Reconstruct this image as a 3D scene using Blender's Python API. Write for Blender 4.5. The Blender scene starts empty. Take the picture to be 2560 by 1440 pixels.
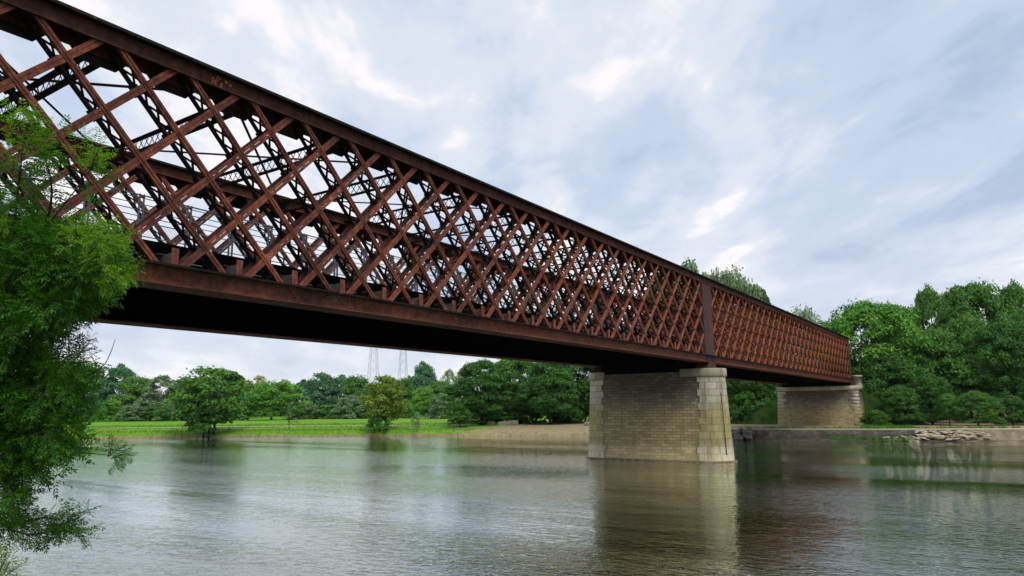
import bpy, math, random
import numpy as np
from mathutils import Vector, Matrix

# ------------------------------------------------------------------ scene, camera, sky, sun
S = bpy.context.scene
COL = S.collection
random.seed(7)
RNG = np.random.default_rng(11)

FPX, YAW, PITCH, ROLL, EYE = 1777.61, math.radians(34.3245), math.radians(9.698), math.radians(-0.5852), 4.345
FWD = Vector((math.cos(YAW)*math.cos(PITCH), math.sin(YAW)*math.cos(PITCH), math.sin(PITCH)))
R0 = Vector((math.sin(YAW), -math.cos(YAW), 0.0)); U0 = R0.cross(FWD)
RGT = R0*math.cos(ROLL) + U0*math.sin(ROLL)
UPV = -R0*math.sin(ROLL) + U0*math.cos(ROLL)
CAMP = Vector((0, 0, EYE))
cd = bpy.data.cameras.new("camera"); cam = bpy.data.objects.new("camera", cd); COL.objects.link(cam)
cd.sensor_width = 36; cd.lens = 36*FPX/2560; cd.clip_start = 0.1; cd.clip_end = 9000
cam.matrix_world = Matrix(((RGT.x, UPV.x, -FWD.x, 0), (RGT.y, UPV.y, -FWD.y, 0), (RGT.z, UPV.z, -FWD.z, EYE), (0, 0, 0, 1)))
S.camera = cam
S.view_settings.view_transform = 'Standard'; S.view_settings.look = 'None'
S.view_settings.exposure = 0.32; S.view_settings.gamma = 1.0

SUN_EL, SUN_AZ = math.radians(52), math.radians(-116)      # azimuth measured from +X towards +Y
SUND = Vector((math.cos(SUN_EL)*math.cos(SUN_AZ), math.cos(SUN_EL)*math.sin(SUN_AZ), math.sin(SUN_EL)))
W = bpy.data.worlds.new("World"); S.world = W; W.use_nodes = True
nt = W.node_tree; nt.nodes.clear()
def N(t, typ, **kw):
    n = t.nodes.new(typ)
    for k, v in kw.items():
        if k in n.inputs: n.inputs[k].default_value = v
        else: setattr(n, k, v)
    return n
def mth(t, op, a, b=None, clamp=False):
    n = t.nodes.new('ShaderNodeMath'); n.operation = op; n.use_clamp = clamp
    for i, v in enumerate((a, b)):
        if v is None: continue
        if isinstance(v, (int, float)): n.inputs[i].default_value = v
        else: t.links.new(v, n.inputs[i])
    return n.outputs[0]
def mixc(t, f, a, b, mode='MIX'):
    n = t.nodes.new('ShaderNodeMix'); n.data_type = 'RGBA'; n.blend_type = mode
    for s, v in ((n.inputs[0], f), (n.inputs[6], a), (n.inputs[7], b)):
        if isinstance(v, (int, float)): s.default_value = v
        elif isinstance(v, tuple): s.default_value = (*v, 1) if len(v) == 3 else v
        else: t.links.new(v, s)
    return n.outputs[2]
def ramp(t, f, stops, interp='LINEAR'):
    n = t.nodes.new('ShaderNodeValToRGB'); cr = n.color_ramp; cr.interpolation = interp
    while len(cr.elements) < len(stops): cr.elements.new(0.5)
    for e, (p, c) in zip(cr.elements, stops):
        e.position = p
        e.color = (c, c, c, 1) if isinstance(c, (int, float)) else (*c, 1)
    t.links.new(f, n.inputs[0]); return n.outputs[0]
def noise(t, vec, scale, detail=4, rough=0.55, dist=0.0):
    n = N(t, 'ShaderNodeTexNoise', Scale=scale, Detail=detail, Roughness=rough, Distortion=dist)
    if vec is not None: t.links.new(vec, n.inputs['Vector'])
    return n.outputs['Fac']
def mapping(t, vec, loc=(0, 0, 0), rot=(0, 0, 0), scale=(1, 1, 1)):
    n = t.nodes.new('ShaderNodeMapping')
    n.inputs['Location'].default_value = loc; n.inputs['Rotation'].default_value = rot; n.inputs['Scale'].default_value = scale
    t.links.new(vec, n.inputs[0]); return n.outputs[0]

sky = N(nt, 'ShaderNodeTexSky', sky_type='NISHITA', sun_disc=False)
sky.sun_elevation = SUN_EL; sky.sun_rotation = math.pi/2 - SUN_AZ
tc = N(nt, 'ShaderNodeTexCoord'); sep = N(nt, 'ShaderNodeSeparateXYZ'); nt.links.new(tc.outputs['Generated'], sep.inputs[0])
zz = mth(nt, 'ADD', mth(nt, 'MAXIMUM', sep.outputs[2], 0.0), 0.16)
cmb = N(nt, 'ShaderNodeCombineXYZ')
nt.links.new(mth(nt, 'DIVIDE', sep.outputs[0], zz), cmb.inputs[0]); nt.links.new(mth(nt, 'DIVIDE', sep.outputs[1], zz), cmb.inputs[1])
v1 = mapping(nt, cmb.outputs[0], loc=(0.9, 2.3, 0), rot=(0, 0, math.radians(-40)))
n1 = noise(nt, mapping(nt, v1, scale=(0.5, 1.0, 1)), 1.1, 4, 0.5, 0.5)
n2 = noise(nt, mapping(nt, v1, loc=(5, 1, 3), scale=(0.55, 1.0, 1)), 2.6, 7, 0.55, 0.35)
n3 = noise(nt, mapping(nt, v1, loc=(2, 7, 3), scale=(0.8, 1.0, 1)), 0.7, 2, 0.5, 0.2)
n4 = noise(nt, mapping(nt, v1, loc=(1, 3, 8), scale=(0.7, 1.0, 1)), 8.0, 5, 0.6, 0.3)
cl = mth(nt, 'ADD', mth(nt, 'ADD', mth(nt, 'MULTIPLY', n1, 0.36), mth(nt, 'MULTIPLY', n4, 0.09)), mth(nt, 'ADD', mth(nt, 'MULTIPLY', n2, 0.36), mth(nt, 'MULTIPLY', n3, 0.19)))
ccol = ramp(nt, cl, [(0.39, (0.36, 0.44, 0.59)), (0.46, (0.47, 0.55, 0.68)), (0.52, (0.62, 0.66, 0.74)), (0.565, (0.85, 0.81, 0.82)), (0.67, (1.10, 0.99, 0.94))], 'EASE')
# a thin pale veil low over the horizon
hz = ramp(nt, sep.outputs[2], [(0.0, 0.55), (0.28, 0.0)])
ccol = mixc(nt, hz, ccol, (0.73, 0.725, 0.775))
c10 = mixc(nt, 1.0, ccol, (10.2, 10.2, 10.2), 'MULTIPLY')
fin = mixc(nt, 0.93, sky.outputs[0], c10)
bg = N(nt, 'ShaderNodeBackground', Strength=0.1); nt.links.new(fin, bg.inputs[0])
wo = N(nt, 'ShaderNodeOutputWorld'); nt.links.new(bg.outputs[0], wo.inputs[0])

sl = bpy.data.lights.new("sun", 'SUN'); sl.energy = 1.75; sl.angle = math.radians(30); sl.color = (1.0, 0.95, 0.87)
so = bpy.data.objects.new("sun", sl); COL.objects.link(so); so.rotation_euler = (-SUND).to_track_quat('-Z', 'Y').to_euler()

# ------------------------------------------------------------------ helpers
def ray(px, py):
    return FWD + RGT*((px-1280)/FPX) - UPV*((py-720)/FPX)
def at(px, py, depth):                     # point seen at a pixel of the 2560 px photograph, at a given depth
    return CAMP + ray(px, py)*depth
def tag(o, label=None, cat=None, group=None, kind=None):
    if label: o['label'] = label
    if cat: o['category'] = cat
    if group: o['group'] = group
    if kind: o['kind'] = kind
    return o
def empty(name, loc=(0, 0, 0)):
    o = bpy.data.objects.new(name, None); o.empty_display_size = 0.3; COL.objects.link(o); o.location = loc; return o
def link(name, me, parent=None, loc=None):
    o = bpy.data.objects.new(name, me); COL.objects.link(o)
    if parent is not None: o.parent = parent
    if loc is not None: o.location = loc
    return o
def npmesh(name, V, F, mats, uv=None, attr=None, smooth=False):
    V = np.asarray(V, np.float32); F = np.asarray(F, np.int32); k = F.shape[1]
    me = bpy.data.meshes.new(name)
    me.vertices.add(len(V)); me.vertices.foreach_set('co', V.ravel())
    me.loops.add(F.size); me.loops.foreach_set('vertex_index', F.ravel())
    me.polygons.add(len(F)); me.polygons.foreach_set('loop_start', np.arange(0, F.size, k, dtype=np.int32))
    me.polygons.foreach_set('loop_total', np.full(len(F), k, np.int32))
    if smooth: me.polygons.foreach_set('use_smooth', np.ones(len(F), bool))
    if uv is not None:
        l = me.uv_layers.new(name='UVMap'); l.data.foreach_set('uv', np.asarray(uv, np.float32).ravel())
    if attr is not None:
        a = me.attributes.new('tint', 'FLOAT', 'POINT'); a.data.foreach_set('value', np.asarray(attr, np.float32))
    for m in (mats if isinstance(mats, (list, tuple)) else [mats]): me.materials.append(m)
    me.update(); me.validate(); return me
class MB:
    def __init__(s): s.v = []; s.f = []
    def quadbox(s, c):                      # eight corners
        n = len(s.v); s.v += [tuple(p) for p in c]
        for a in ((0, 3, 2, 1), (4, 5, 6, 7), (0, 1, 5, 4), (1, 2, 6, 5), (2, 3, 7, 6), (3, 0, 4, 7)): s.f.append(tuple(n+i for i in a))
    def box(s, x0, x1, y0, y1, z0, z1):
        s.quadbox([(x0, y0, z0), (x1, y0, z0), (x1, y1, z0), (x0, y1, z0), (x0, y0, z1), (x1, y0, z1), (x1, y1, z1), (x0, y1, z1)])
    def bar(s, a, b, w, h, up=(0, 0, 1)):   # w sideways, h along up
        a = Vector(a); b = Vector(b); d = (b-a).normalized(); u = Vector(up)
        sd = d.cross(u)
        if sd.length < 1e-5: sd = d.cross(Vector((1, 0, 0)))
        sd.normalize(); u = sd.cross(d).normalized()
        c = []
        for p in (a, b):
            for i, j in ((-1, -1), (1, -1), (1, 1), (-1, 1)): c.append(p + sd*(i*w/2) + u*(j*h/2))
        s.quadbox(c)
    def prism(s, pts, ax, a, b):            # outline in the plane normal to ax, extruded from a to b (quads only + fan)
        n = len(s.v); m = len(pts)
        def P(p, t):
            return (t, p[0], p[1]) if ax == 0 else ((p[0], t, p[1]) if ax == 1 else (p[0], p[1], t))
        s.v += [P(p, a) for p in pts] + [P(p, b) for p in pts]
        s.f.append(tuple(range(n, n+m))[::-1]); s.f.append(tuple(range(n+m, n+2*m)))
        for i in range(m): s.f.append((n+i, n+(i+1) % m, n+m+(i+1) % m, n+m+i))
    def tube(s, pts, rad, seg=6):
        n0 = len(s.v); pts = [Vector(p) for p in pts]; prev = None
        for i, p in enumerate(pts):
            d = (pts[min(i+1, len(pts)-1)] - pts[max(i-1, 0)])
            d = d.normalized() if d.length > 1e-6 else Vector((0, 0, 1))
            q = d.cross(Vector((0.31, 0.2, 0.93)) if abs(d.z) < 0.9 else Vector((1, 0.1, 0))).normalized() if prev is None else (prev - d*prev.dot(d)).normalized()
            prev = q; r2 = d.cross(q); r = rad[i] if isinstance(rad, (list, tuple)) else rad
            for k in range(seg):
                a = 2*math.pi*k/seg; s.v.append(tuple(p + q*(r*math.cos(a)) + r2*(r*math.sin(a))))
        for i in range(len(pts)-1):
            for k in range(seg):
                a = n0+i*seg+k; b = n0+i*seg+(k+1) % seg; s.f.append((a, b, b+seg, a+seg))
        s.f.append(tuple(n0+k for k in range(seg))[::-1]); s.f.append(tuple(n0+(len(pts)-1)*seg+k for k in range(seg)))
    def mesh(s, name, m, smooth=False):
        me = bpy.data.meshes.new(name); me.from_pydata(s.v, [], s.f); me.update()
        for q in (m if isinstance(m, (list, tuple)) else [m]): me.materials.append(q)
        if smooth:
            me.polygons.foreach_set('use_smooth', np.ones(len(me.polygons), bool))
        return me
    def build(s, name, m, parent=None, loc=None, smooth=False): return link(name, s.mesh(name, m, smooth), parent, loc)

# ------------------------------------------------------------------ materials
def newmat(name):
    m = bpy.data.materials.new(name); m.use_nodes = True; t = m.node_tree
    b = t.nodes['Principled BSDF']; g = N(t, 'ShaderNodeNewGeometry'); return m, t, b, g.outputs['Position']
def bump(t, b, h, strength=0.3, dist=0.02):
    n = N(t, 'ShaderNodeBump', Strength=strength, Distance=dist); t.links.new(h, n.inputs['Height']); t.links.new(n.outputs[0], b.inputs['Normal'])
def rust(name, dark, mid, hot, hotamt=0.5, rough=0.75, span2=None):
    m, t, b, P = newmat(name)
    a = noise(t, P, 0.45, 6, 0.65, 0.3); c = noise(t, P, 3.5, 6, 0.7); d = noise(t, mapping(t, P, scale=(1, 1, 0.22)), 7.0, 5, 0.7)
    col = ramp(t, mth(t, 'ADD', mth(t, 'MULTIPLY', a, 0.55), mth(t, 'MULTIPLY', c, 0.45)), [(0.36, dark), (0.50, mid), (0.66, hot)])
    col = mixc(t, mth(t, 'MULTIPLY', ramp(t, d, [(0.48, 0.0), (0.66, 1.0)]), 0.65), col, dark)
    col = mixc(t, mth(t, 'MULTIPLY', ramp(t, noise(t, P, 1.1, 4, 0.6, 0.8), [(0.52, 0.0), (0.66, 1.0)]), 0.55), col, (mid[0]*0.75, mid[1]*0.55, mid[2]*0.9))
    col = mixc(t, mth(t, 'MULTIPLY', ramp(t, noise(t, mapping(t, P, loc=(9, 3, 1)), 0.8, 6, 0.75, 0.5), [(0.60, 0.0), (0.68, 1.0)]), 0.35), col, (0.20, 0.135, 0.10))
    col = mixc(t, mth(t, 'MULTIPLY', ramp(t, noise(t, P, 1.6, 5, 0.7, 0.6), [(0.60, 0.0), (0.70, 1.0)]), hotamt), col, hot)
    sx = N(t, 'ShaderNodeSeparateXYZ'); t.links.new(P, sx.inputs[0])       # orange rust tone grows towards the far span
    far = mth(t, 'ADD', mth(t, 'DIVIDE', sx.outputs[0], 70.0), mth(t, 'MULTIPLY', mth(t, 'SUBTRACT', c, 0.5), 1.2))
    col = mixc(t, mth(t, 'MULTIPLY', ramp(t, far, [(0.15, 0.0), (1.0, 1.0)]), hotamt), col, tuple(x*1.25 for x in hot))
    if span2:      # inner iron is mixed towards red in the second span
        col = mixc(t, mth(t, 'MULTIPLY', mth(t, 'GREATER_THAN', sx.outputs[0], 58.5), 0.8), col, mixc(t, c, tuple(x*0.6 for x in span2), tuple(x*1.4 for x in span2)))
    t.links.new(col, b.inputs['Base Color']); b.inputs['Roughness'].default_value = rough; b.inputs['Specular IOR Level'].default_value = 0.12
    bump(t, b, noise(t, P, 26, 4, 0.6), 0.35, 0.01)
    return m
M_RUST = rust('rusted_iron', (0.046, 0.024, 0.020), (0.132, 0.043, 0.029), (0.31, 0.098, 0.046), 0.6)
M_CHORD = rust('chord_rust', (0.030, 0.017, 0.015), (0.120, 0.044, 0.026), (0.225, 0.080, 0.042), 0.35)
M_TOPCH = rust('top_chord_rust', (0.022, 0.014, 0.013), (0.072, 0.028, 0.021), (0.135, 0.050, 0.033), 0.25)
M_DARK = rust('shaded_iron', (0.006, 0.005, 0.006), (0.013, 0.009, 0.009), (0.028, 0.014, 0.012), 0.1)  # near-black colour carries the shade beneath the overhanging plates
M_INNER = rust('inner_iron', (0.010, 0.008, 0.010), (0.022, 0.014, 0.014), (0.06, 0.025, 0.018), 0.15, span2=(0.17, 0.062, 0.038))  # dark tone puts the shade of the inner faces into the colour
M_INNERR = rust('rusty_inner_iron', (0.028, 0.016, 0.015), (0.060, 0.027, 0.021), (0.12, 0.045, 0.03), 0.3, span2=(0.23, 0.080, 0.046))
M_POST = rust('post_iron', (0.028, 0.020, 0.019), (0.065, 0.036, 0.031), (0.12, 0.055, 0.042), 0.12)
def plain(name, col, rough=0.6, var=0.15, sc=5, metal=0.0):
    m, t, b, P = newmat(name)
    f = noise(t, P, sc, 5, 0.6)
    c = ramp(t, f, [(0.3, tuple(x*(1-var) for x in col)), (0.7, tuple(min(1, x*(1+var)) for x in col))])
    t.links.new(c, b.inputs['Base Color']); b.inputs['Roughness'].default_value = rough; b.inputs['Metallic'].default_value = metal; b.inputs['Specular IOR Level'].default_value = 0.5 if metal else (0.0 if max(col) < 0.01 else 0.06)
    return m
M_GALV = plain('galvanised_steel', (0.20, 0.225, 0.25), 0.5, 0.15, 8, 0.2)
M_BEAM = plain('weathered_grey_steel', (0.10, 0.085, 0.075), 0.8, 0.6, 5)
M_DECKS = plain('deck_steel', (0.003, 0.003, 0.0035), 0.8, 0.3, 2)  # near black: the shade below the bridge is put into this colour
M_PYLON = plain('pylon_steel', (0.36, 0.40, 0.44), 0.6, 0.1)
M_BARK = plain('bark', (0.07, 0.055, 0.042), 0.9, 0.5, 9)
M_BARKD = plain('dark_bark', (0.028, 0.022, 0.017), 0.9, 0.4, 9)
M_BARKP = plain('pale_bark', (0.22, 0.20, 0.17), 0.9, 0.3, 6)
M_DRIFT = plain('bleached_wood', (0.50, 0.43, 0.32), 0.8, 0.2, 9)

def stonemat(name, c1, c2, bw, bh, mort, kind):
    """masonry laid by UV in metres: u round the pier, v up"""
    m, t, b, P = newmat(name)
    uvn = N(t, 'ShaderNodeUVMap'); uv = uvn.outputs[0]
    wob = N(t, 'ShaderNodeTexNoise', Scale=1.3, Detail=3.0)
    t.links.new(uv, wob.inputs['Vector'])
    wv = N(t, 'ShaderNodeVectorMath', operation='SCALE', Scale=0.05); t.links.new(wob.outputs['Color'], wv.inputs[0])
    wa = N(t, 'ShaderNodeVectorMath', operation='ADD'); t.links.new(uv, wa.inputs[0]); t.links.new(wv.outputs[0], wa.inputs[1])
    br = N(t, 'ShaderNodeTexBrick', Scale=1.0); br.offset = 0.5; br.squash = 1.0
    br.inputs['Brick Width'].default_value = bw; br.inputs['Row Height'].default_value = bh
    br.inputs['Mortar Size'].default_value = 0.026 if kind == 'rubble' else 0.018; br.inputs['Mortar Smooth'].default_value = 0.3; br.inputs['Bias'].default_value = -0.1
    br.inputs['Color1'].default_value = (*c1, 1); br.inputs['Color2'].default_value = (*c2, 1); br.inputs['Mortar'].default_value = (*mort, 1)
    t.links.new(wa.outputs[0], br.inputs['Vector'])
    col = br.outputs['Color']
    sx = N(t, 'ShaderNodeSeparateXYZ'); t.links.new(P, sx.inputs[0]); Z = sx.outputs[2]
    nz = noise(t, P, 0.9, 5, 0.65, 0.4); fine = noise(t, P, 9, 6, 0.7)
    streak = noise(t, mapping(t, P, scale=(1.6, 1.6, 0.16)), 1.6, 5, 0.65)
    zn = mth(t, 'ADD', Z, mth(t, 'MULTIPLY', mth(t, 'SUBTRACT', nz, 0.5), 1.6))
    if kind == 'rubble':
        # soot and painted deck shade on the upper courses, ochre lichen half way, washed pale courses near the water
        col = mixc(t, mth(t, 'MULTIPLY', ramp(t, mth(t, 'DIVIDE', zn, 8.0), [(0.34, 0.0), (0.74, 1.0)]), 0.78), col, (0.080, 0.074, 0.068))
        col = mixc(t, mth(t, 'MULTIPLY', ramp(t, mth(t, 'DIVIDE', zn, 8.0), [(0.05, 0.3), (0.22, 0.9), (0.45, 0.75), (0.68, 0.0)]), 0.75), col, (0.42, 0.34, 0.15))
        col = mixc(t, ramp(t, mth(t, 'DIVIDE', zn, 8.0), [(0.07, 0.85), (0.20, 0.0)]), col, (0.70, 0.57, 0.31), 'MIX')
    else:
        col = mixc(t, mth(t, 'MULTIPLY', ramp(t, mth(t, 'DIVIDE', zn, 8.0), [(0.10, 0.0), (0.22, 0.9), (0.50, 0.9), (0.66, 0.0)]), 0.85), col, (0.36, 0.32, 0.115))
        col = mixc(t, ramp(t, mth(t, 'DIVIDE', zn, 8.0), [(0.05, 0.8), (0.20, 0.0)]), col, (0.74, 0.66, 0.45))
        col = mixc(t, mth(t, 'MULTIPLY', ramp(t, streak, [(0.55, 0.0), (0.72, 1.0)]), 0.5), col, (0.15, 0.13, 0.075))
    col = mixc(t, mth(t, 'MULTIPLY', ramp(t, streak, [(0.5, 0.0), (0.75, 1.0)]), 0.35), col, (0.09, 0.08, 0.06))
    col = mixc(t, 0.35, col, ramp(t, fine, [(0.3, 0.35), (0.7, 1.0)]), 'MULTIPLY')
    # a dark wet line at the water
    col = mixc(t, ramp(t, Z, [(0.03, 0.8), (0.16, 0.0)]), col, (0.05, 0.042, 0.03))
    bv = N(t, 'ShaderNodeTexBrick', Scale=1.0); bv.offset = 0.5
    for nm in ('Brick Width', 'Row Height', 'Mortar Size'): bv.inputs[nm].default_value = br.inputs[nm].default_value
    bv.inputs['Color1'].default_value = (1.08, 1.07, 1.04, 1); bv.inputs['Color2'].default_value = (0.70, 0.69, 0.68, 1); bv.inputs['Bias'].default_value = 0.1
    bv.inputs['Mortar'].default_value = (0.72, 0.70, 0.66, 1) if kind == 'rubble' else (0.55, 0.50, 0.42, 1)
    t.links.new(wa.outputs[0], bv.inputs['Vector'])
    col = mixc(t, 0.85 if kind == 'rubble' else 0.6, col, bv.outputs['Color'], 'MULTIPLY')
    t.links.new(col, b.inputs['Base Color']); b.inputs['Roughness'].default_value = 0.9; b.inputs['Specular IOR Level'].default_value = 0.2
    joint = mth(t, 'MULTIPLY', br.outputs['Fac'], 0.42)
    hgt = mth(t, 'ADD', mth(t, 'MULTIPLY', br.outputs['Fac'], -1.0), mth(t, 'MULTIPLY', fine, 0.8 if kind == 'rubble' else 0.35))
    bump(t, b, hgt, 0.9 if kind == 'rubble' else 0.5, 0.03)
    return m
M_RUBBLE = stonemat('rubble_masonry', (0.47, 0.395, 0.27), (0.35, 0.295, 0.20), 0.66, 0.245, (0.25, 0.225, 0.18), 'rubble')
M_ASHLAR = stonemat('pale_ashlar', (0.53, 0.49, 0.39), (0.47, 0.43, 0.33), 0.95, 0.58, (0.22, 0.20, 0.16), 'ashlar')
M_CAP = stonemat('cap_stone', (0.46, 0.43, 0.32), (0.38, 0.35, 0.24), 1.5, 3.0, (0.16, 0.14, 0.10), 'cap')

# ------------------------------------------------------------------ water
def water_mat():
    m, t, b, P = newmat('river_water')
    b.inputs['Base Color'].default_value = (0.011, 0.013, 0.0045, 1); b.inputs['Roughness'].default_value = 0.03; b.inputs['IOR'].default_value = 1.5
    b.inputs['Specular IOR Level'].default_value = 0.9
    w1 = noise(t, mapping(t, P, rot=(0, 0, math.radians(-48)), scale=(3.4, 1.9, 1)), 1.0, 3, 0.5, 0.7)
    w1 = mth(t, 'SUBTRACT', 1.0, mth(t, 'POWER', mth(t, 'ABSOLUTE', mth(t, 'SUBTRACT', mth(t, 'MULTIPLY', w1, 2.0), 1.0)), 0.8))
    w2 = noise(t, mapping(t, P, rot=(0, 0, math.radians(12)), scale=(2.6, 1.5, 1)), 2.6, 3, 0.55, 0.4)
    w3 = noise(t, mapping(t, P, rot=(0, 0, math.radians(-75)), scale=(1.6, 1.0, 1)), 0.35, 2, 0.5, 0.3)
    # broad patches of stiller and more ruffled water, drawn out along the current
    cal = ramp(t, noise(t, mapping(t, P, rot=(0, 0, math.radians(28)), scale=(1.0, 0.16, 1)), 0.075, 4, 0.55, 0.8), [(0.36, 0.18), (0.64, 1.15)])
    h = mth(t, 'ADD', mth(t, 'MULTIPLY', w1, 0.024), mth(t, 'ADD', mth(t, 'MULTIPLY', w2, 0.014), mth(t, 'MULTIPLY', w3, 0.04)))
    h = mth(t, 'MULTIPLY', h, cal)
    bn = N(t, 'ShaderNodeBump', Strength=1.0, Distance=1.0); t.links.new(h, bn.inputs['Height'])
    fr = N(t, 'ShaderNodeFresnel', IOR=1.333); t.links.new(bn.outputs[0], fr.inputs['Normal'])
    gl = N(t, 'ShaderNodeBsdfGlossy', Roughness=0.012); gl.inputs['Color'].default_value = (0.95, 0.98, 0.93, 1); t.links.new(bn.outputs[0], gl.inputs['Normal'])
    df = N(t, 'ShaderNodeBsdfDiffuse'); df.inputs['Color'].default_value = (0.031, 0.033, 0.008, 1)
    mx = N(t, 'ShaderNodeMixShader'); t.links.new(mth(t, 'MULTIPLY', fr.outputs[0], 1.75, True), mx.inputs[0])
    t.links.new(df.outputs[0], mx.inputs[1]); t.links.new(gl.outputs[0], mx.inputs[2]); t.links.new(mx.outputs[0], t.nodes['Material Output'].inputs[0])
    return m
M_WATER = water_mat()
wm = MB(); wm.v = [(-900, -900, 0), (900, -900, 0), (900, 900, 0), (-900, 900, 0)]; wm.f = [(0, 1, 2, 3)]
tag(wm.build('river_water', M_WATER), 'broad rippled river reflecting the sky and the bank', kind='structure')

# ------------------------------------------------------------------ banks
def catmull(pts, n):
    P = [Vector(p) for p in pts]; out = []
    for i in range(len(P)-1):
        p0 = P[max(i-1, 0)]; p1 = P[i]; p2 = P[i+1]; p3 = P[min(i+2, len(P)-1)]
        for k in range(n):
            u = k/n; out.append(0.5*((2*p1) + (p2-p0)*u + (2*p0-5*p1+4*p2-p3)*u*u + (3*p1-p0-3*p2+p3)*u**3))
    out.append(P[-1]); return out
SHORE = catmull([(-420, 560), (-200, 350), (-60, 245), (20, 180), (63.8, 133.6), (76, 119.5), (90.7, 94.8), (97.2, 77), (102.2, 57.5), (101.0, 44), (98.6, 30.4), (101.6, 13.5), (106, -1), (113, -22), (130, -70), (170, -150), (300, -330)], 14)
SHORE = [Vector((p[0], p[1])) for p in SHORE]
def normals(L):
    out = []
    for i in range(len(L)):
        d = (L[min(i+1, len(L)-1)] - L[max(i-1, 0)]).normalized(); out.append(Vector((-d.y, d.x)))
    return out
SN = [(-n if n.dot(Vector((1, 0.6))) < 0 else n) for n in normals(SHORE)]
def noise2(x, y):
    return (math.sin(x*0.13+1.7)*math.cos(y*0.11+0.4)+0.6*math.sin(x*0.31+y*0.23)+0.35*math.sin(x*0.9-y*0.7+2.0))/1.95
def bankz(s, x, y):
    if s < 0: return max(-2.0, s*0.30)
    q = 1.0/(1.0+math.exp(-(46-y)/5.0))           # 1 beside the quay, 0 along the meadow
    quay = min(1.36, s*9.0) if s < 0.2 else 1.36
    mead = 0.95*min(1, s/1.4)**0.6 + 0.0065*min(max(s-4, 0), 160) + 0.5*min(1, max(0, s-1.4)/9)
    z = q*quay + (1-q)*mead
    if s > 1: z += noise2(x, y)*0.10*min(1, (s-1)/6)
    return z
def strip(name, L, NR, ss, zf, mat, off=0.0):
    V = []; F = []; m = len(ss)
    for p, n in zip(L, NR):
        for s in ss:
            x = p.x+n.x*s; y = p.y+n.y*s; V.append((x, y, zf(s, x, y)+off))
    for i in range(len(L)-1):
        for j in range(m-1): F.append((i*m+j, i*m+j+1, (i+1)*m+j+1, (i+1)*m+j))
    me = npmesh(name, V, F, mat, smooth=True); return link(name, me)
def ground_mat():
    m, t, b, P = newmat('bank_ground')
    a = noise(t, P, 0.10, 5, 0.6, 0.5); c = noise(t, P, 1.3, 6, 0.7); d = noise(t, mapping(t, P, rot=(0, 0, math.radians(35)), scale=(1, 0.25, 1)), 0.22, 4, 0.6)
    grass = ramp(t, mth(t, 'ADD', mth(t, 'MULTIPLY', a, 0.5), mth(t, 'MULTIPLY', c, 0.5)), [(0.32, (0.070, 0.200, 0.012)), (0.52, (0.125, 0.300, 0.016)), (0.70, (0.200, 0.360, 0.030))])
    grass = mixc(t, mth(t, 'MULTIPLY', ramp(t, d, [(0.52, 0.0), (0.66, 1.0)]), 0.55), grass, (0.30, 0.30, 0.075))
    sx = N(t, 'ShaderNodeSeparateXYZ'); t.links.new(P, sx.inputs[0])
    soil = ramp(t, c, [(0.3, (0.17, 0.13, 0.075)), (0.7, (0.33, 0.26, 0.15))])
    zz = mth(t, 'ADD', sx.outputs[2], mth(t, 'MULTIPLY', mth(t, 'SUBTRACT', noise(t, P, 0.35, 5, 0.7), 0.5), 1.1))
    col = mixc(t, ramp(t, zz, [(0.20, 1.0), (0.50, 0.0)]), grass, soil)
    # trodden, sandy ground round the bridge foot
    qq = mth(t, 'ADD', sx.outputs[1], mth(t, 'MULTIPLY', mth(t, 'SUBTRACT', noise(t, P, 0.12, 4, 0.6), 0.5), 26))
    sand = ramp(t, mth(t, 'DIVIDE', qq, 100.0), [(0.72, 1.0), (0.80, 0.0)])
    col = mixc(t, sand, col, ramp(t, c, [(0.3, (0.21, 0.165, 0.095)), (0.7, (0.36, 0.285, 0.175))]))
    t.links.new(col, b.inputs['Base Color']); b.inputs['Roughness'].default_value = 0.95; b.inputs['Specular IOR Level'].default_value = 0.1
    bump(t, b, c, 0.5, 0.1)
    return m
M_GROUND = ground_mat()
SS = [-60, -20, -6, -2, -0.6, -0.2, 0, 0.05, 0.1, 0.16, 0.3, 0.6, 1.0, 1.5, 2.2, 3.2, 4.5, 6, 8, 10, 12.5, 15, 18, 22, 27, 33, 40, 50, 65, 85, 110, 150, 220, 400, 1200, 3500]
tag(strip('far_bank', SHORE, SN, SS, bankz, M_GROUND), 'far river bank with green meadow and sandy ground by the bridge', kind='structure')
rb = MB(); rb.v = [(-3500, -3500, -2.05), (3500, -3500, -2.05), (3500, 3500, -2.05), (-3500, 3500, -2.05)]; rb.f = [(0, 1, 2, 3)]
tag(rb.build('riverbed', plain('silt', (0.09, 0.08, 0.05), 0.95)), kind='structure')
NEAR = [Vector(p) for p in catmull([(40, -900), (8, -200), (2, -40), (1.2, -6), (2.2, 5), (2.4, 14), (-1, 34), (-14, 80), (-60, 160), (-300, 420), (-700, 700)], 10)]
NEAR = [Vector((p[0], p[1])) for p in NEAR]
NN = [(-n if n.dot(Vector((-1, -0.3))) < 0 else n) for n in normals(NEAR)]
def nearz(s, x, y):
    if s < 0: return max(-2.0, s*0.5)
    return 2.55*min(1, s/1.9)**0.8 + noise2(x*3, y*3)*0.08*min(1, s)
M_NEARG = plain('rough_grass_ground', (0.07, 0.10, 0.03), 0.95, 0.5, 3)
tag(strip('near_bank', NEAR, NN, [-30, -4, -1, 0, 0.4, 0.9, 1.5, 2.2, 4, 8, 15, 30, 80, 300, 1500], nearz, M_NEARG), kind='structure')

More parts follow.
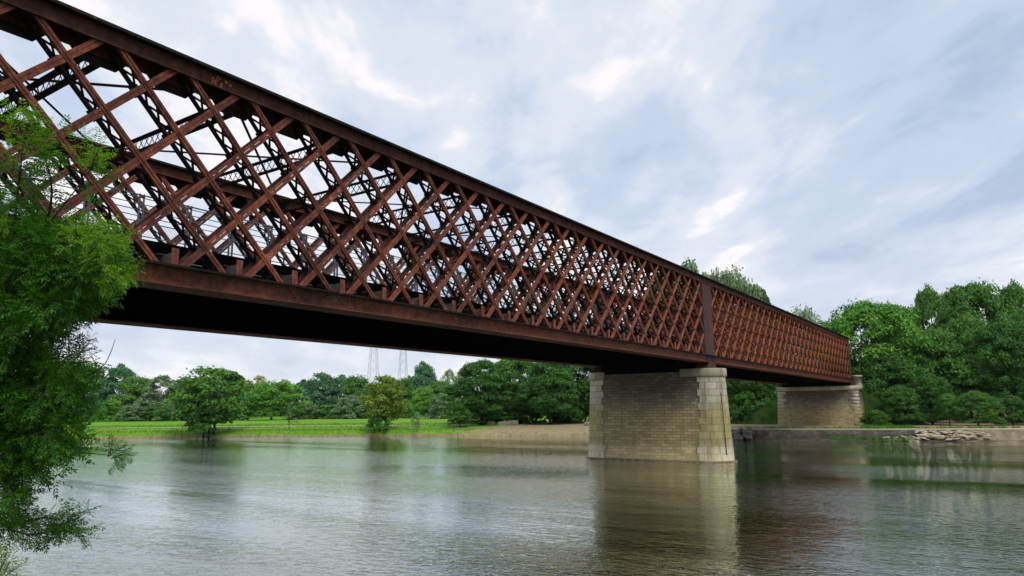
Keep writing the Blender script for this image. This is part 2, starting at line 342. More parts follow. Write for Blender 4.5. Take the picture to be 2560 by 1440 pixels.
# towpath on the far bank
def offs(s0, s1, i0, i1):
    return SHORE[i0:i1], SN[i0:i1]
M_PATH = plain('sandy_path', (0.47, 0.40, 0.27), 0.95, 0.2, 0.8)
NQ = next(i for i, p in enumerate(SHORE) if p.x > 96 and p.y < 80)
strip_pts, strip_n = SHORE[14:NQ+8], SN[14:NQ+8]
tag(strip('meadow_path', strip_pts, strip_n, [11.0, 12.0, 13.0, 14.0], bankz, M_PATH, 0.05), 'thin pale sandy path running across the meadow', kind='structure')

# quay wall below the path by the bridge foot
QI = [i for i, p in enumerate(SHORE) if -60 < p.y < 37]
qv = []; qf = []; quv = []
for k, i in enumerate(QI):
    p, n = SHORE[i], SN[i]
    for s, z in ((-0.34, -1.0), (-0.22, 0.5), (-0.14, 1.38), (0.55, 1.42), (0.55, -1.0)): qv.append((p.x+n.x*s, p.y+n.y*s, z))
al = 0
for k in range(len(QI)-1):
    seg = (SHORE[QI[k+1]]-SHORE[QI[k]]).length
    for j, (h0, h1) in enumerate(((0, 1.5), (1.5, 2.4), (2.4, 3.1), (3.1, 5.5))):
        qf.append((k*5+j, k*5+j+1, (k+1)*5+j+1, (k+1)*5+j)); quv += [(al, h0), (al, h1), (al+seg, h1), (al+seg, h0)]
    al += seg
def quaymat():
    m, t, b, P = newmat('quay_stone')
    uvn = N(t, 'ShaderNodeUVMap')
    br = N(t, 'ShaderNodeTexBrick', Scale=1.0); br.inputs['Brick Width'].default_value = 0.8; br.inputs['Row Height'].default_value = 0.3
    br.inputs['Mortar Size'].default_value = 0.02
    br.inputs['Color1'].default_value = (0.10, 0.085, 0.065, 1); br.inputs['Color2'].default_value = (0.055, 0.048, 0.04, 1); br.inputs['Mortar'].default_value = (0.03, 0.027, 0.022, 1)
    t.links.new(uvn.outputs[0], br.inputs['Vector'])
    sx = N(t, 'ShaderNodeSeparateXYZ'); t.links.new(P, sx.inputs[0])
    col = mixc(t, ramp(t, noise(t, P, 0.7, 5, 0.7), [(0.5, 0.0), (0.66, 1.0)]), br.outputs['Color'], (0.17, 0.145, 0.10))
    col = mixc(t, ramp(t, mth(t, 'DIVIDE', sx.outputs[2], 2.0), [(0.688, 0.0), (0.695, 1.0)]), col, (0.42, 0.36, 0.26))
    t.links.new(col, b.inputs['Base Color']); b.inputs['Roughness'].default_value = 0.95
    bump(t, b, br.outputs['Fac'], -0.6, 0.04); return m
tag(link('quay_wall', npmesh('quay_wall', qv, qf, quaymat(), uv=quv)), 'low dark stone quay wall at the water below the far bridge pier', 'wall')
tag(strip('quay_path', [SHORE[i] for i in QI], [SN[i] for i in QI], [0.55, 1.5, 2.6, 3.6], bankz, M_PATH, 0.055), 'pale path along the top of the quay', kind='structure')

# ------------------------------------------------------------------ stone piers
def loft(plan, levels, uoff=0.0, closed=True, top=False):
    """plan(r) -> outline points; levels = [(z, r)]; UV in metres"""
    base = plan(levels[0][1]); m = len(base); V = []; F = []; UV = []
    mid = plan(levels[len(levels)//2][1]); u = [0.0]
    for i in range(m): u.append(u[-1] + (Vector(mid[(i+1) % m]) - Vector(mid[i])).length)
    for z, r in levels: V += [(p[0], p[1], z) for p in plan(r)]
    n = m if closed else m-1
    for k in range(len(levels)-1):
        for i in range(n):
            j = (i+1) % m; F.append((k*m+i, k*m+j, (k+1)*m+j, (k+1)*m+i))
            UV += [(u[i]+uoff, levels[k][0]), (u[i+1]+uoff, levels[k][0]), (u[i+1]+uoff, levels[k+1][0]), (u[i]+uoff, levels[k+1][0])]
    return V, F, UV
def lobj(name, data, mat, parent, cap=None):
    V, F, UV = data
    me = npmesh(name, V, F, mat, uv=UV); o = link(name, me, parent); return o
def addtop(data, m, z):                       # close the top with a fan of quads round the middle line
    V, F, UV = data; n = len(V)-m; cx = sum(V[n+i][0] for i in range(m))/m
    q = len(V)
    for i in range(m): V.append((cx*0.98+V[n+i][0]*0.02, V[n+i][1]*0.985+0.015*sum(V[n+k][1] for k in range(m))/m, z))
    for i in range(m):
        j = (i+1) % m; F.append((n+i, n+j, q+j, q+i)); UV += [(V[n+i][0], V[n+i][1]), (V[n+j][0], V[n+j][1]), (V[q+j][0], V[q+j][1]), (V[q+i][0], V[q+i][1])]
    return V, F, UV
PX, PY0, PY1 = 58.5, 20.25, 29.75
def stadium(r, x=PX, y0=PY0, y1=PY1, seg=14):
    pts = []
    for k in range(seg+1):
        a = math.pi + math.pi*k/seg; pts.append((x+r*math.cos(a), y0+r*math.sin(a)))
    for k in range(seg+1):
        a = math.pi*k/seg; pts.append((x+r*math.cos(a), y1+r*math.sin(a)))
    return pts
def halfplan(y, sgn, ext, x=PX, seg=14):
    def f(r):
        pts = [(x-r, y-sgn*ext)]
        for k in range(seg+1):
            a = math.pi*k/seg; pts.append((x-r*math.cos(a), y+sgn*r*math.sin(a)))
        pts.append((x+r, y-sgn*ext)); return pts
    return f
RT, RB = 1.40, 1.72
def rad(z): return RB + (RT-RB)*min(1, z/6.85)
pier = empty('stone_pier', (PX, 25, 0))
tag(pier, 'tapering stone bridge pier with rounded pale nose standing in the river', 'bridge pier', 'stone piers of the bridge')
def pchild(o): o.parent = pier; o.matrix_parent_inverse = Matrix.Translation((-PX, -25, 0)); return o
lv = [(z, rad(z)) for z in (-2.2, 0.0, 1.5, 3, 4.5, 6.0, 6.88, 7.3)]
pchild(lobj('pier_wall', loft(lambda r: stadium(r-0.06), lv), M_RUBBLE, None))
pchild(lobj('footing', addtop(loft(lambda r: stadium(r), [(-2.2, 1.98), (0.06, 1.96), (0.11, 1.90), (0.13, 1.70)]), 30, 0.13), plain('wet_footing', (0.16, 0.13, 0.085), 0.7, 0.5, 4), None))
for y, sg in ((PY0, -1), (PY1, 1)):
    V = []; F = []; UV = []
    z = 0.10; k = 0
    hs = [0.62, 0.58, 0.58, 0.56, 0.58, 0.56, 0.58, 0.56, 0.58, 0.56, 0.55, 0.46]
    for h in hs:
        z1 = min(z+h, 6.87); ext = (0.46 if k % 2 else 0.28) if k > 2 else (0.66 if k % 2 else 0.48)
        ins = 0.0 if k > 2 else 0.03
        d = loft(halfplan(y, sg, ext), [(z+0.004, rad(z)+ins), (z+0.008, rad(z)+ins), (z1-0.004, rad(z1)+ins), (z1, rad(z1)+ins)], uoff=0.0, closed=False)
        n = len(V); V += d[0]; F += [tuple(n+q for q in f) for f in d[1]]; UV += [(a, (b-z)/(z1-z)*0.58+k*0.58) for a, b in d[2]]
        # the toothed ends of the course
        m = 17; e0 = len(V)
        for lev in (1, 2):
            for idx in (0, 16):
                p = d[0][lev*m+idx]; V += [p, (p[0]+(0.12 if idx == 0 else -0.12), p[1], p[2])]
        F += [(e0, e0+1, e0+5, e0+4), (e0+2, e0+3, e0+7, e0+6)]; UV += [(0, 0), (0.1, 0), (0.1, 0.5), (0, 0.5)]*2
        z = z1; k += 1
    pchild(lobj('quoin', (V, F, UV), M_ASHLAR, None))
for y, sg, ext in ((PY0, -1, 1.85), (PY1, 1, 0.55)):
    d = loft(halfplan(y, sg, ext), [(6.86, 1.30), (6.861, 1.50), (6.93, 1.53), (7.44, 1.53), (7.53, 1.47)], closed=True)
    d = addtop(d, 17, 7.535); pchild(lobj('cap_stone', d, M_CAP, None))
mb = MB(); mb.box(PX-1.30, PX+1.30, PY0+1.2, PY1-0.2, 7.0, 8.05); pchild(mb.build('bearing_bench', M_DECKS))
mb = MB(); mb.tube([(PX-0.95, PY0-1.32, 5.5), (PX-0.95, PY0-1.42, 3.4), (PX-0.92, PY0-1.50, 0.6)], 0.035, 6)
pchild(mb.build('drain_pipe', M_POST))

def boxplan(x0, x1, y0, y1):
    return lambda r: [(x0-r, y1+r), (x0-r, y0-r), (x1+r, y0-r), (x1+r, y1+r)]
PX2 = 123.4
p2 = empty('stone_pier', (PX2+2.2, 25, 0.6))
tag(p2, 'broad stone pier on the far bank carrying the end of the bridge', 'bridge pier', 'stone piers of the bridge')
def p2child(o): o.parent = p2; o.matrix_parent_inverse = Matrix.Translation((-PX2-2.2, -25, -0.6)); return o
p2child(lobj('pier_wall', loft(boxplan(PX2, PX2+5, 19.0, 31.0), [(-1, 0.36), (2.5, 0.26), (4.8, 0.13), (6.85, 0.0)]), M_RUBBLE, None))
for y, sg in ((19.0, -1), (31.0, 1)):
    V = []; F = []; UV = []; z = 1.2; k = 0
    while z < 6.8:
        z1 = min(z+0.56, 6.86); r = 0.33*(1-(z+z1)/2/6.85)+0.04; e = 1.25 if k % 2 else 0.85
        y_out = y + sg*r; y_in = y - sg*e
        lo, hi = min(y_out, y_in), max(y_out, y_in)
        mbq = MB(); mbq.box(PX2-r, PX2+e, lo, hi, z+0.015, z1)
        n = len(V); V += mbq.v; F += [tuple(n+q for q in f) for f in mbq.f]; UV += [(0, z), (0.9, z), (0.9, z1), (0, z1)]*6
        z = z1; k += 1
    p2child(lobj('quoin', (V, F, UV), M_ASHLAR, None))
d = addtop(loft(boxplan(PX2, PX2+5.2, 19.0, 31.0), [(6.86, 0.02), (6.861, 0.20), (7.46, 0.22), (7.52, 0.15)]), 4, 7.525); p2child(lobj('cap_stone', d, M_CAP, None))
d = addtop(loft(boxplan(PX2+2.9, PX2+6.0, 18.95, 19.9), [(7.52, 0.0), (9.0, 0.0), (9.01, 0.08), (9.25, 0.08)]), 4, 9.26); p2child(lobj('parapet_block', d, M_ASHLAR, None))
# near abutment, beside the camera and out of the picture, where the bridge starts
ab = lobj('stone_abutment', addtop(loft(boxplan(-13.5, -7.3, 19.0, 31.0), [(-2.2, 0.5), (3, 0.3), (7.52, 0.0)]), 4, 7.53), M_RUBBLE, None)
tag(ab, 'near stone abutment where the bridge begins', 'abutment')
# grassy approach embankment behind the far pier
eb = MB(); prof = [(10.5, 1.2), (19.6, 7.3), (30.4, 7.3), (39.5, 1.2)]
for x in (127.9, 140, 180, 260, 420): eb.v += [(x, y, z) for y, z in prof]
for i in range(4):
    for j in range(3): a = i*4+j; eb.f.append((a, a+1, a+5, a+4))
eb.f.append((0, 4-1, 2, 1))
tag(eb.build('railway_embankment', plain('rough_grass', (0.05, 0.11, 0.02), 0.95, 0.5, 1.2)), kind='structure')

# ------------------------------------------------------------------ the lattice bridge
P = 2.2; XN = 6.916; ZT, ZB = 15.02, 8.24; HH = ZT-ZB
bridge = empty('lattice_bridge', (58.5, 25, 7.5))
tag(bridge, 'long rust red riveted iron lattice girder bridge with double diagonal bars spanning the river', 'bridge')
BINV = Matrix.Translation((-58.5, -25, -7.5))
def bc(o, par=None):
    o.parent = par or bridge
    if par is None: o.matrix_parent_inverse = BINV
    return o
# diagonal member: outer plate in the face of the truss, inner plate 0.6 m behind, crossed lacing between them
def diagonal(kind, f0, f1, lace=True, rivets=True):
    """kind -1: falls to the right, +1: rises to the right; f0..f1 fraction of height from the top node"""
    m = MB(); sgn = 1 if kind < 0 else -1
    def pt(f, y): return Vector((sgn*3*P*f, y, -HH*f))
    a0, a1 = f0, f1
    d = (pt(1, 0)-pt(0, 0)).normalized(); nrm = Vector((0, 1, 0)); sd = d.cross(nrm)
    lo = sd if sd.z < 0 else -sd                 # towards the lower edge of the bar
    y0 = 0.0 if kind < 0 else 0.022; y1 = 0.620 if kind < 0 else 0.598
    if kind < 0: m.bar(pt(a0, y0), pt(a1, y0), 0.180, 0.020, nrm)
    else:                                        # two angles side by side with a dark joint between them
        for w_ in (-0.060, 0.060): m.bar(pt(a0, y0)+sd*w_, pt(a1, y0)+sd*w_, 0.106, 0.020, nrm)
    m.bar(pt(a0, y1), pt(a1, y1), 0.165, 0.020, nrm)
    if kind < 0: m.bar(pt(a0, -0.024), pt(a1, -0.024), 0.02, 0.028, nrm)
    m.bar(pt(a0, y0+0.060)+lo*0.080, pt(a1, y0+0.060)+lo*0.080, 0.014, 0.100, nrm)
    m.bar(pt(a0, y0+0.045)-lo*0.070, pt(a1, y0+0.045)-lo*0.070, 0.014, 0.070, nrm)
    m.bar(pt(a0, y1-0.085)+lo*0.068, pt(a1, y1-0.085)+lo*0.068, 0.014, 0.150, nrm)
    if kind < 0:                                 # gusset plates where the inner bars cross
        for q in range(1, 6):
            f = q/6
            if a0 < f < a1: c = pt(f, 0.609); m.prism([(c.x-0.24, c.z), (c.x, c.z-0.24), (c.x+0.24, c.z), (c.x, c.z+0.24)], 1, 0.6075, 0.6095)
    if rivets:
        n = max(2, round((pt(a1, 0)-pt(a0, 0)).length/0.34))
        for k in range(n):
            c = pt(a0+(a1-a0)*(k+0.5)/n, 0); offs_ = (-0.055, 0.055)
            for o_ in offs_:
                q = c+sd*o_; y = -0.010 if kind < 0 else 0.012
                m.box(q.x-0.019, q.x+0.019, y-0.012, y, q.z-0.019, q.z+0.019)
    if lace:
        L = (pt(a1, 0)-pt(a0, 0)).length; n = max(1, round(L/0.58))
        for k in range(n):
            g0 = a0+(a1-a0)*k/n; g1 = a0+(a1-a0)*(k+1)/n
            m.bar(pt(g0, 0.06), pt(g1, 0.56), 0.088, 0.013, sd); m.bar(pt(g0, 0.56)+sd*0.016, pt(g1, 0.06)+sd*0.016, 0.088, 0.013, sd)
    return m
CACHE = {}
def diagmesh(kind, f0, f1, mat=None):
    key = (kind, round(f0, 3), round(f1, 3), (mat or M_RUST).name)
    if key not in CACHE:
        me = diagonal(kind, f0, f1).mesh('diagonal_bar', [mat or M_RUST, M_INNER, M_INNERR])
        # everything behind the outer plates is inner iron, its shade put into the dark colour
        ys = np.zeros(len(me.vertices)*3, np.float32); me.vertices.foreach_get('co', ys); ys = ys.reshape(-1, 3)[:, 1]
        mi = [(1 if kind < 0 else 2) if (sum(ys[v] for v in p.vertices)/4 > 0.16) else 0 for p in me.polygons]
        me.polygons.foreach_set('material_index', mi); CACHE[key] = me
    return CACHE[key]
# spans: X of the clear openings between the posts
SPANS = ((-7.4, 57.35), (59.55, 124.55))
FT, FB = 0.035, 0.955       # the bars run into the chords
bars = []
for sp, (xa, xb) in enumerate(SPANS):
    k0 = XN if sp == 0 else 59.55 + 0.0 + (P*0.02)
    k = math.floor((xa-k0)/P)-3
    while k0+k*P < xb+3*P:
        x = k0+k*P
        for kind, sgn in ((-1, 1), (1, -1)):
            fa, fb = FT, FB
            # clip against the posts: X = x + sgn*3P*f
            if sgn > 0: fa = max(fa, (xa-x)/(3*P)); fb = min(fb, (xb-x)/(3*P))
            else: fa = max(fa, (x-xb)/(3*P)); fb = min(fb, (x-xa)/(3*P))
            if fb-fa > 0.04: bars.append((x, kind, fa, fb))
        k += 1
vis = [b for b in bars if b[0] > -2.5]
def dist(b): return b[0] + (b[1] < 0)*3.0
vis.sort(key=dist)
rest = MB(); rest_v = []
extra = []
for n, (x, kind, fa, fb) in enumerate(vis):
    if n < 100:
        o = bc(link('diagonal_bar', diagmesh(kind, fa, fb))); o.location = (x, 20.0-0.03, ZT)
    else: extra.append((x, kind, fa, fb, 20.0-0.03))
for b in bars:
    if b[0] <= -2.5: extra.append((*b, 20.0-0.03))
    extra.append((*b, 29.6))
def merged(name, items, mat, imat=None):
    Vs = []; Fs = []; MI = []; n = 0
    for x, kind, fa, fb, y in items:
        me = diagmesh(kind, fa, fb)
        co = np.zeros(len(me.vertices)*3, np.float32); me.vertices.foreach_get('co', co); co = co.reshape(-1, 3)+np.array([x, y, ZT], np.float32)
        li = np.zeros(len(me.loops), np.int32); me.loops.foreach_get('vertex_index', li)
        mi = np.zeros(len(me.polygons), np.int32); me.polygons.foreach_get('material_index', mi)
        Vs.append(co); Fs.append(li.reshape(-1, 4)+n); MI.append(mi); n += len(co)
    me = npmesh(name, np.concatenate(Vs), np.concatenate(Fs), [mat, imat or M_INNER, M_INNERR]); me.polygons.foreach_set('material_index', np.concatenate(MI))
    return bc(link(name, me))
tag(merged('diagonal_bar', extra, M_RUST), kind='stuff')

XS, XE = -8.6, 125.75
def chord(y0, near, top):
    """box chord: outer web, inner web, cover plate with a lip; joined plates and gussets"""
    m = MB(); g = MB()
    if top:
        z0, z1 = 14.68, 15.13
        m.box(XS, XE, y0-0.02, y0-0.002, z0, z1)                    # outer web
        m.box(XS, XE, y0+0.66, y0+0.678, z0-0.12, z1)               # inner web
        g.box(XS, XE, y0-0.34, y0+0.90, z1, z1+0.045); g.box(XS, XE, y0-0.34, y0-0.325, z1-0.05, z1)
        m.box(XS, XE, y0-0.10, y0-0.02, z0-0.012, z0+0.006)         # lower angle leg
        m.box(XS, XE, y0-0.034, y0-0.02, z1-0.11, z1-0.001); m.box(XS, XE, y0-0.034, y0-0.02, z0+0.006, z0+0.10)
        x = XN-7*P
        while x < XE-1:
            g.prism([(x-0.80, z0-0.10), (x-0.50, z0-0.42), (x+0.50, z0-0.42), (x+0.80, z0-0.10)], 1, y0+0.679, y0+0.695)
            x += P
        x = XS+2.5
        while x < XE-1: m.box(x, x+0.75, y0-0.046, y0-0.034, z0+0.012, z1-0.006); x += 6.6
    else:
        z0, z1 = 8.06, 8.60
        m.box(XS, XE, y0-0.02, y0-0.002, z0, z1); m.box(XS, XE, y0+0.64, y0+0.658, z0, z1+0.12)
        m.box(XS, XE, y0-0.20, y0+0.30, z0-0.03, z0); m.box(XS, XE, y0+0.36, y0+0.86, z0-0.03, z0)
        m.box(XS, XE, y0-0.036, y0-0.02, z0+0.0005, z0+0.12)
        g.box(XS, XE, y0-0.40, y0-0.0, z1, z1+0.022); g.box(XS, XE, y0-0.40, y0-0.385, z1-0.05, z1)
        x = XS+1.9; 
        while x < XE-1:
            m.box(x, x+0.9, y0-0.034, y0-0.02, z0+0.13, z1-0.06); x += 6.6
        x = XN + 3*P - 8*P - 0.25
        while x < XE-1:      # thin stiffening joints slanting across the face
            if x > XS: g.bar((x, y0-0.026, z1-0.02), (x+0.42, y0-0.026, z0+0.14), 0.012, 0.012, (0, 1, 0))
            x += P
    return m, g
for y0, near in ((19.97, True), (29.58, False)):
    for top in (True, False):
        m, g = chord(y0, near, top)
        o = bc(m.build('top_chord' if top else 'bottom_chord', (M_TOPCH if near else M_CHORD) if top else M_CHORD))
        bc(g.build('cover_plate' if top else 'cover_flange', M_DARK), o)
# posts over the piers
for y0 in (19.97, 29.58):
    for xa, xb in ((57.35, 59.55), (124.55, 125.70), (-8.55, -7.4)):
        m = MB()
        w = xb-xa
        m.box(xa, xb, y0-0.045, y0-0.021, 8.065, 15.125)
        m.box(xa, xa+0.02, y0-0.02, y0+0.64, 8.1, 15.1); m.box(xb-0.02, xb, y0-0.02, y0+0.64, 8.1, 15.1)
        m.box(xa+0.02, xb-0.02, y0+0.62, y0+0.64, 8.1, 15.1)
        for xx in ((xa+0.10, xb-0.10, (xa+xb)/2) if w > 2 else (xa+0.1, xb-0.1)):
            m.box(xx-0.07, xx+0.07, y0-0.057, y0-0.045, 8.7, 14.6)
        bc(m.build('bearing_post', M_POST))
        m = MB(); xc = (xa+xb)/2
        m.prism([(xc-1.25, 7.56), (xc-0.75, 7.98), (xc+0.75, 7.98), (xc+1.25, 7.56)], 1, y0-0.16, y0-0.12)
        m.prism([(xc-1.25, 7.56), (xc-0.75, 7.98), (xc+0.75, 7.98), (xc+1.25, 7.56)], 1, y0+0.76, y0+0.80)
        m.prism([(xc-1.1, 7.58), (xc-0.65, 7.96), (xc+0.65, 7.96), (xc+1.1, 7.58)], 1, y0-0.12, y0+0.76)
        m.box(xc-1.35, xc+1.35, y0-0.28, y0+0.9, 7.535, 7.56); m.box(xc-0.8, xc+0.8, y0-0.18, y0+0.84, 7.98, 8.03)
        bc(m.build('bearing', M_POST))

# floor beams with their end brackets, deck, stringers
fb = MB()
fb.box(-0.008, 0.008, 0.165, 9.55, 0.42, 1.00); fb.box(-0.0075, 0.0075, 0.72, 9.55, 0.02, 0.42); fb.box(-0.15, 0.15, 0.70, 9.56, 1.00, 1.02); fb.box(-0.15, 0.15, 0.72, 9.55, 0.0, 0.02)
for y in (2.2, 4.0, 5.8, 7.6): fb.box(-0.06, 0.06, y, y+0.015, 0.02, 1.0)
fbm = fb.mesh('floor_beam', M_BEAM)
bk = MB(); bk.box(-0.115, 0.115, 0.05, 0.07, 0.42, 1.12); bk.box(-0.015, 0.015, 0.071, 0.16, 0.42, 1.10)
bkm = bk.mesh('bracket', M_RUST)
x = 11.504 - 9*P
while x < XE-0.5:
    if not (57.2 < x < 59.7):
        o = bc(link('floor_beam', fbm)); o.location = (x, 20.0, 8.1)
        c = link('bracket', bkm, o)
    x += P
m = MB(); m.box(XS, XE, 22.3, 28.6, 9.72, 9.86); m.box(XS, XE, 22.30, 22.36, 9.14, 9.719); m.box(XS, XE, 28.54, 28.6, 9.14, 9.719)
dk = bc(m.build('deck', M_DECKS))
m = MB()
for y in (22.9, 24.6, 26.2, 27.9): m.box(XS, XE, y, y+0.02, 9.16, 9.715); m.box(XS, XE, y-0.1, y+0.12, 9.125, 9.16)
bc(m.build('stringers', M_DECKS))
m = MB(); m.box(XS, XE, 20.9, 29.4, 8.086, 8.094); bc(m.build('underside_plate', M_DECKS))
m = MB(); m.box(XS, XE, 21.75, 22.29, 9.17, 9.20)
x = XS+0.3
while x < XE-0.5: m.box(x, x+0.06, 21.0, 22.29, 9.13, 9.165); x += 2.2
bc(m.build('service_walkway', M_GALV))

# handrails
def rails(y, mesh):
    m = MB()
    for h, r in ((1.42, 0.020), (1.33, 0.012), (1.12, 0.012), (0.92, 0.012), (0.72, 0.012), (0.54, 0.014), (0.08, 0.014)):
        m.box(XS, XE, y-r, y+r, 9.90+h-r, 9.90+h+r)
    return m
def post():
    m = MB()
    for s in (-0.07, 0.07): m.box(s-0.011, s+0.011, -0.045, 0.045, 0, 1.86)
    m.box(-0.08, 0.08, -0.05, 0.05, 1.76, 1.78); return m.mesh('post', M_GALV)
pm = post(); cnt = 0; PS = 1.65
farposts = MB()
for y, msh in ((22.42, True), (28.47, True)):
    hr = bc(rails(y, msh).build('handrail', M_GALV))
    x = 5.0 - 8*PS
    while x < XE-0.5:
        if x > 3.0 and cnt < 100:
            o = link('post', pm, hr); o.location = (x, y, 9.50) ; cnt += 1
        else:
            for s in (-0.07, 0.07): farposts.box(x+s-0.011, x+s+0.011, y-0.045, y+0.045, 9.5, 11.36)
        x += PS
    if msh:
        w = MB(); x = XS; c = 0.45
        while x < XE-1:
            w.bar((x, y+0.03, 9.98), (x+c, y+0.03, 9.98+c), 0.004, 0.004); w.bar((x, y+0.04, 9.98+c), (x+c, y+0.04, 9.98), 0.004, 0.004); x += 0.11
        bc(w.build('wire_mesh', M_GALV), hr)
tag(bc(farposts.build('post', M_GALV)), kind='stuff')

# cross girders between the top chords, with solid haunches, and flat bracing in each bay
def crossgirder():
    m = MB(); y0, y1, z0, z1 = 20.66, 29.60, 14.32, 14.84
    for z in (z0, z1):
        m.box(-0.13, 0.13, y0, y1, z-0.006, z+0.006); m.box(-0.05, 0.05, y0, y1, z-0.05 if z == z1 else z+0.006, z-0.006 if z == z1 else z+0.05)
    n = 20; dy = (y1-y0-1.2)/n
    for k in range(n):
        a = y0+0.6+k*dy; m.bar((0.02, a, z0+0.02), (0.02, a+dy, z1-0.02), 0.035, 0.012, (1, 0, 0)); m.bar((-0.02, a, z1-0.02), (-0.02, a+dy, z0+0.02), 0.035, 0.012, (1, 0, 0))
    for a, s in ((y0, 1), (y1, -1)):
        pts = [(a, z1), (a+s*0.95, z1), (a+s*0.62, z0+0.30), (a+s*0.45, z0+0.02), (a, z0+0.02)]
        m.prism(pts if s > 0 else pts[::-1], 0, -0.008, 0.008)
    return m.mesh('cross_girder', M_INNER)
cgm = crossgirder()
def brace(x0, y0, x1, y1, w, z):
    m = MB(); m.bar((x0, y0, z), (x1, y1, z), w, 0.014); return m
GP = 2*P; x = XN - 7*P; gx = []
while x < XE-0.8:
    if not (57.0 < x < 60.0) and x > XS+0.5:
        o = bc(link('cross_girder', cgm)); o.location = (x, 0, 0); gx.append(x)
    x += GP
flat = brace(2*GP-0.4, 20.7, -0.9, 29.6, 0.20, 14.93).mesh('lateral_brace', M_RUST)
rod = brace(0, 20.7, 2*GP, 29.6, 0.10, 14.90).mesh('lateral_brace', M_INNER)
for x in gx[::2]:
    for me in (flat, rod):
        if x+2*GP < XE:
            o = bc(link('lateral_brace', me)); o.location = (x, 0, 0)

mb = MB(); mb.box(PX2+0.25, PX2+2.8, 19.95, 30.3, 7.45, 8.05); p2child(mb.build('bearing_bench', M_DECKS))

# ------------------------------------------------------------------ trees
def leafmat(name, lo, hi, rough=0.6, trans=0.15):
    m, t, b, P = newmat(name)
    at_ = N(t, 'ShaderNodeAttribute'); at_.attribute_name = 'tint'
    oi = N(t, 'ShaderNodeObjectInfo')
    f = mth(t, 'ADD', mth(t, 'MULTIPLY', at_.outputs['Fac'], 0.75), mth(t, 'MULTIPLY', oi.outputs['Random'], 0.25))
    col = ramp(t, f, [(0.0, lo), (1.0, hi)])
    t.links.new(col, b.inputs['Base Color']); b.inputs['Roughness'].default_value = rough; b.inputs['Specular IOR Level'].default_value = 0.2
    tr = N(t, 'ShaderNodeBsdfTranslucent'); t.links.new(mixc(t, 1.0, col, (1.1, 1.25, 0.5), 'MULTIPLY'), tr.inputs[0])
    mx = N(t, 'ShaderNodeMixShader'); mx.inputs[0].default_value = trans
    t.links.new(b.outputs[0], mx.inputs[1]); t.links.new(tr.outputs[0], mx.inputs[2])
    t.links.new(mx.outputs[0], t.nodes['Material Output'].inputs[0]); return m
LM = {
 'dark':   leafmat('dark_leaves', (0.029, 0.102, 0.017), (0.079, 0.198, 0.031)),
 'mid':    leafmat('green_leaves', (0.046, 0.150, 0.022), (0.126, 0.288, 0.043)),
 'bright': leafmat('bright_leaves', (0.060, 0.198, 0.019), (0.180, 0.384, 0.043)),
 'olive':  leafmat('olive_leaves', (0.096, 0.180, 0.017), (0.228, 0.324, 0.043)),
 'grey':   leafmat('greygreen_leaves', (0.090, 0.174, 0.072), (0.222, 0.336, 0.156)),
 'pale':   leafmat('pale_leaves', (0.168, 0.264, 0.144), (0.384, 0.492, 0.312)),
 'cream':  leafmat('cream_blossom', (0.360, 0.384, 0.192), (0.696, 0.648, 0.432)),
 'teal':   leafmat('bluegreen_leaves', (0.038, 0.138, 0.058), (0.120, 0.270, 0.120)),
}
def crown_mesh(name, seed, nleaf, nclump, leaf, shape='round', clump=0.26, flat=0.8, hole=0.0):
    """unit crown: radius 1 in x,y and z from 0 to 2; leaves gathered in clumps over the crown"""
    r = np.random.default_rng(seed)
    # clump centres spread over an uneven envelope, most of them near its surface
    th = r.uniform(0, 2*np.pi, nclump); cz = r.uniform(-0.93, 1.0, nclump); rr = 0.35+0.60*r.random(nclump)**0.45
    ph = r.uniform(0, 6, 6)
    lob = 1 + 0.13*np.sin(3*th+ph[0]+2*cz) + 0.11*np.sin(5*th+ph[1]-3*cz) + 0.08*np.sin(2*th+ph[2])
    if shape == 'round': rad = np.sqrt(np.clip(1-cz**2*0.92, 0, 1))
    elif shape == 'tall': rad = np.sqrt(np.clip(1-cz**2, 0, 1))*(0.92-0.22*cz)
    elif shape == 'bush': rad = np.sqrt(np.clip(1-((cz+1)/2)**2.4, 0, 1))*0.98
    else: rad = np.clip(1-((cz+1)/2), 0, 1)**0.55*0.9+0.1
    C = np.stack([np.cos(th)*rad*rr*lob, np.sin(th)*rad*rr*lob, 1+cz*(0.80+0.20*rr)*(1+0.06*np.sin(4*th+ph[3]))*0.93], 1)
    cr = clump*(0.55+0.75*r.random(nclump)); ct = r.random(nclump)
    idx = r.integers(0, nclump, nleaf)
    d = r.normal(size=(nleaf, 3)); d /= np.linalg.norm(d, axis=1)[:, None]
    d[:, 2] = np.where(d[:, 2] < -0.35, -d[:, 2]*0.6, d[:, 2])
    rad2 = cr[idx]*(0.72+0.36*r.random(nleaf))*np.where(r.random(nleaf) < 0.06, 1.35, 1.0)
    Pn = C[idx]+d*rad2[:, None]*np.array([1, 1, flat])
    nrm = d*0.75 + r.normal(size=(nleaf, 3))*0.50 + np.array([0, 0, 0.30]); nrm /= np.linalg.norm(nrm, axis=1)[:, None]
    a = np.cross(nrm, r.normal(size=(nleaf, 3))); a /= np.linalg.norm(a, axis=1)[:, None]; b = np.cross(nrm, a)
    s = leaf*(0.55+0.9*r.random(nleaf)); a *= s[:, None]; b *= (s*0.62)[:, None]
    V = np.empty((nleaf*4, 3)); V[0::4] = Pn-a; V[1::4] = Pn+b*0.9-a*0.1; V[2::4] = Pn+a; V[3::4] = Pn-b*0.9+a*0.1
    F = np.arange(nleaf*4).reshape(-1, 4); tint = np.repeat(np.clip(ct[idx]*0.75+r.random(nleaf)*0.35-0.05, 0, 1), 4)
    me = npmesh(name, V, F, LM['mid'], attr=tint); me['clumps'] = nclump
    return me, C
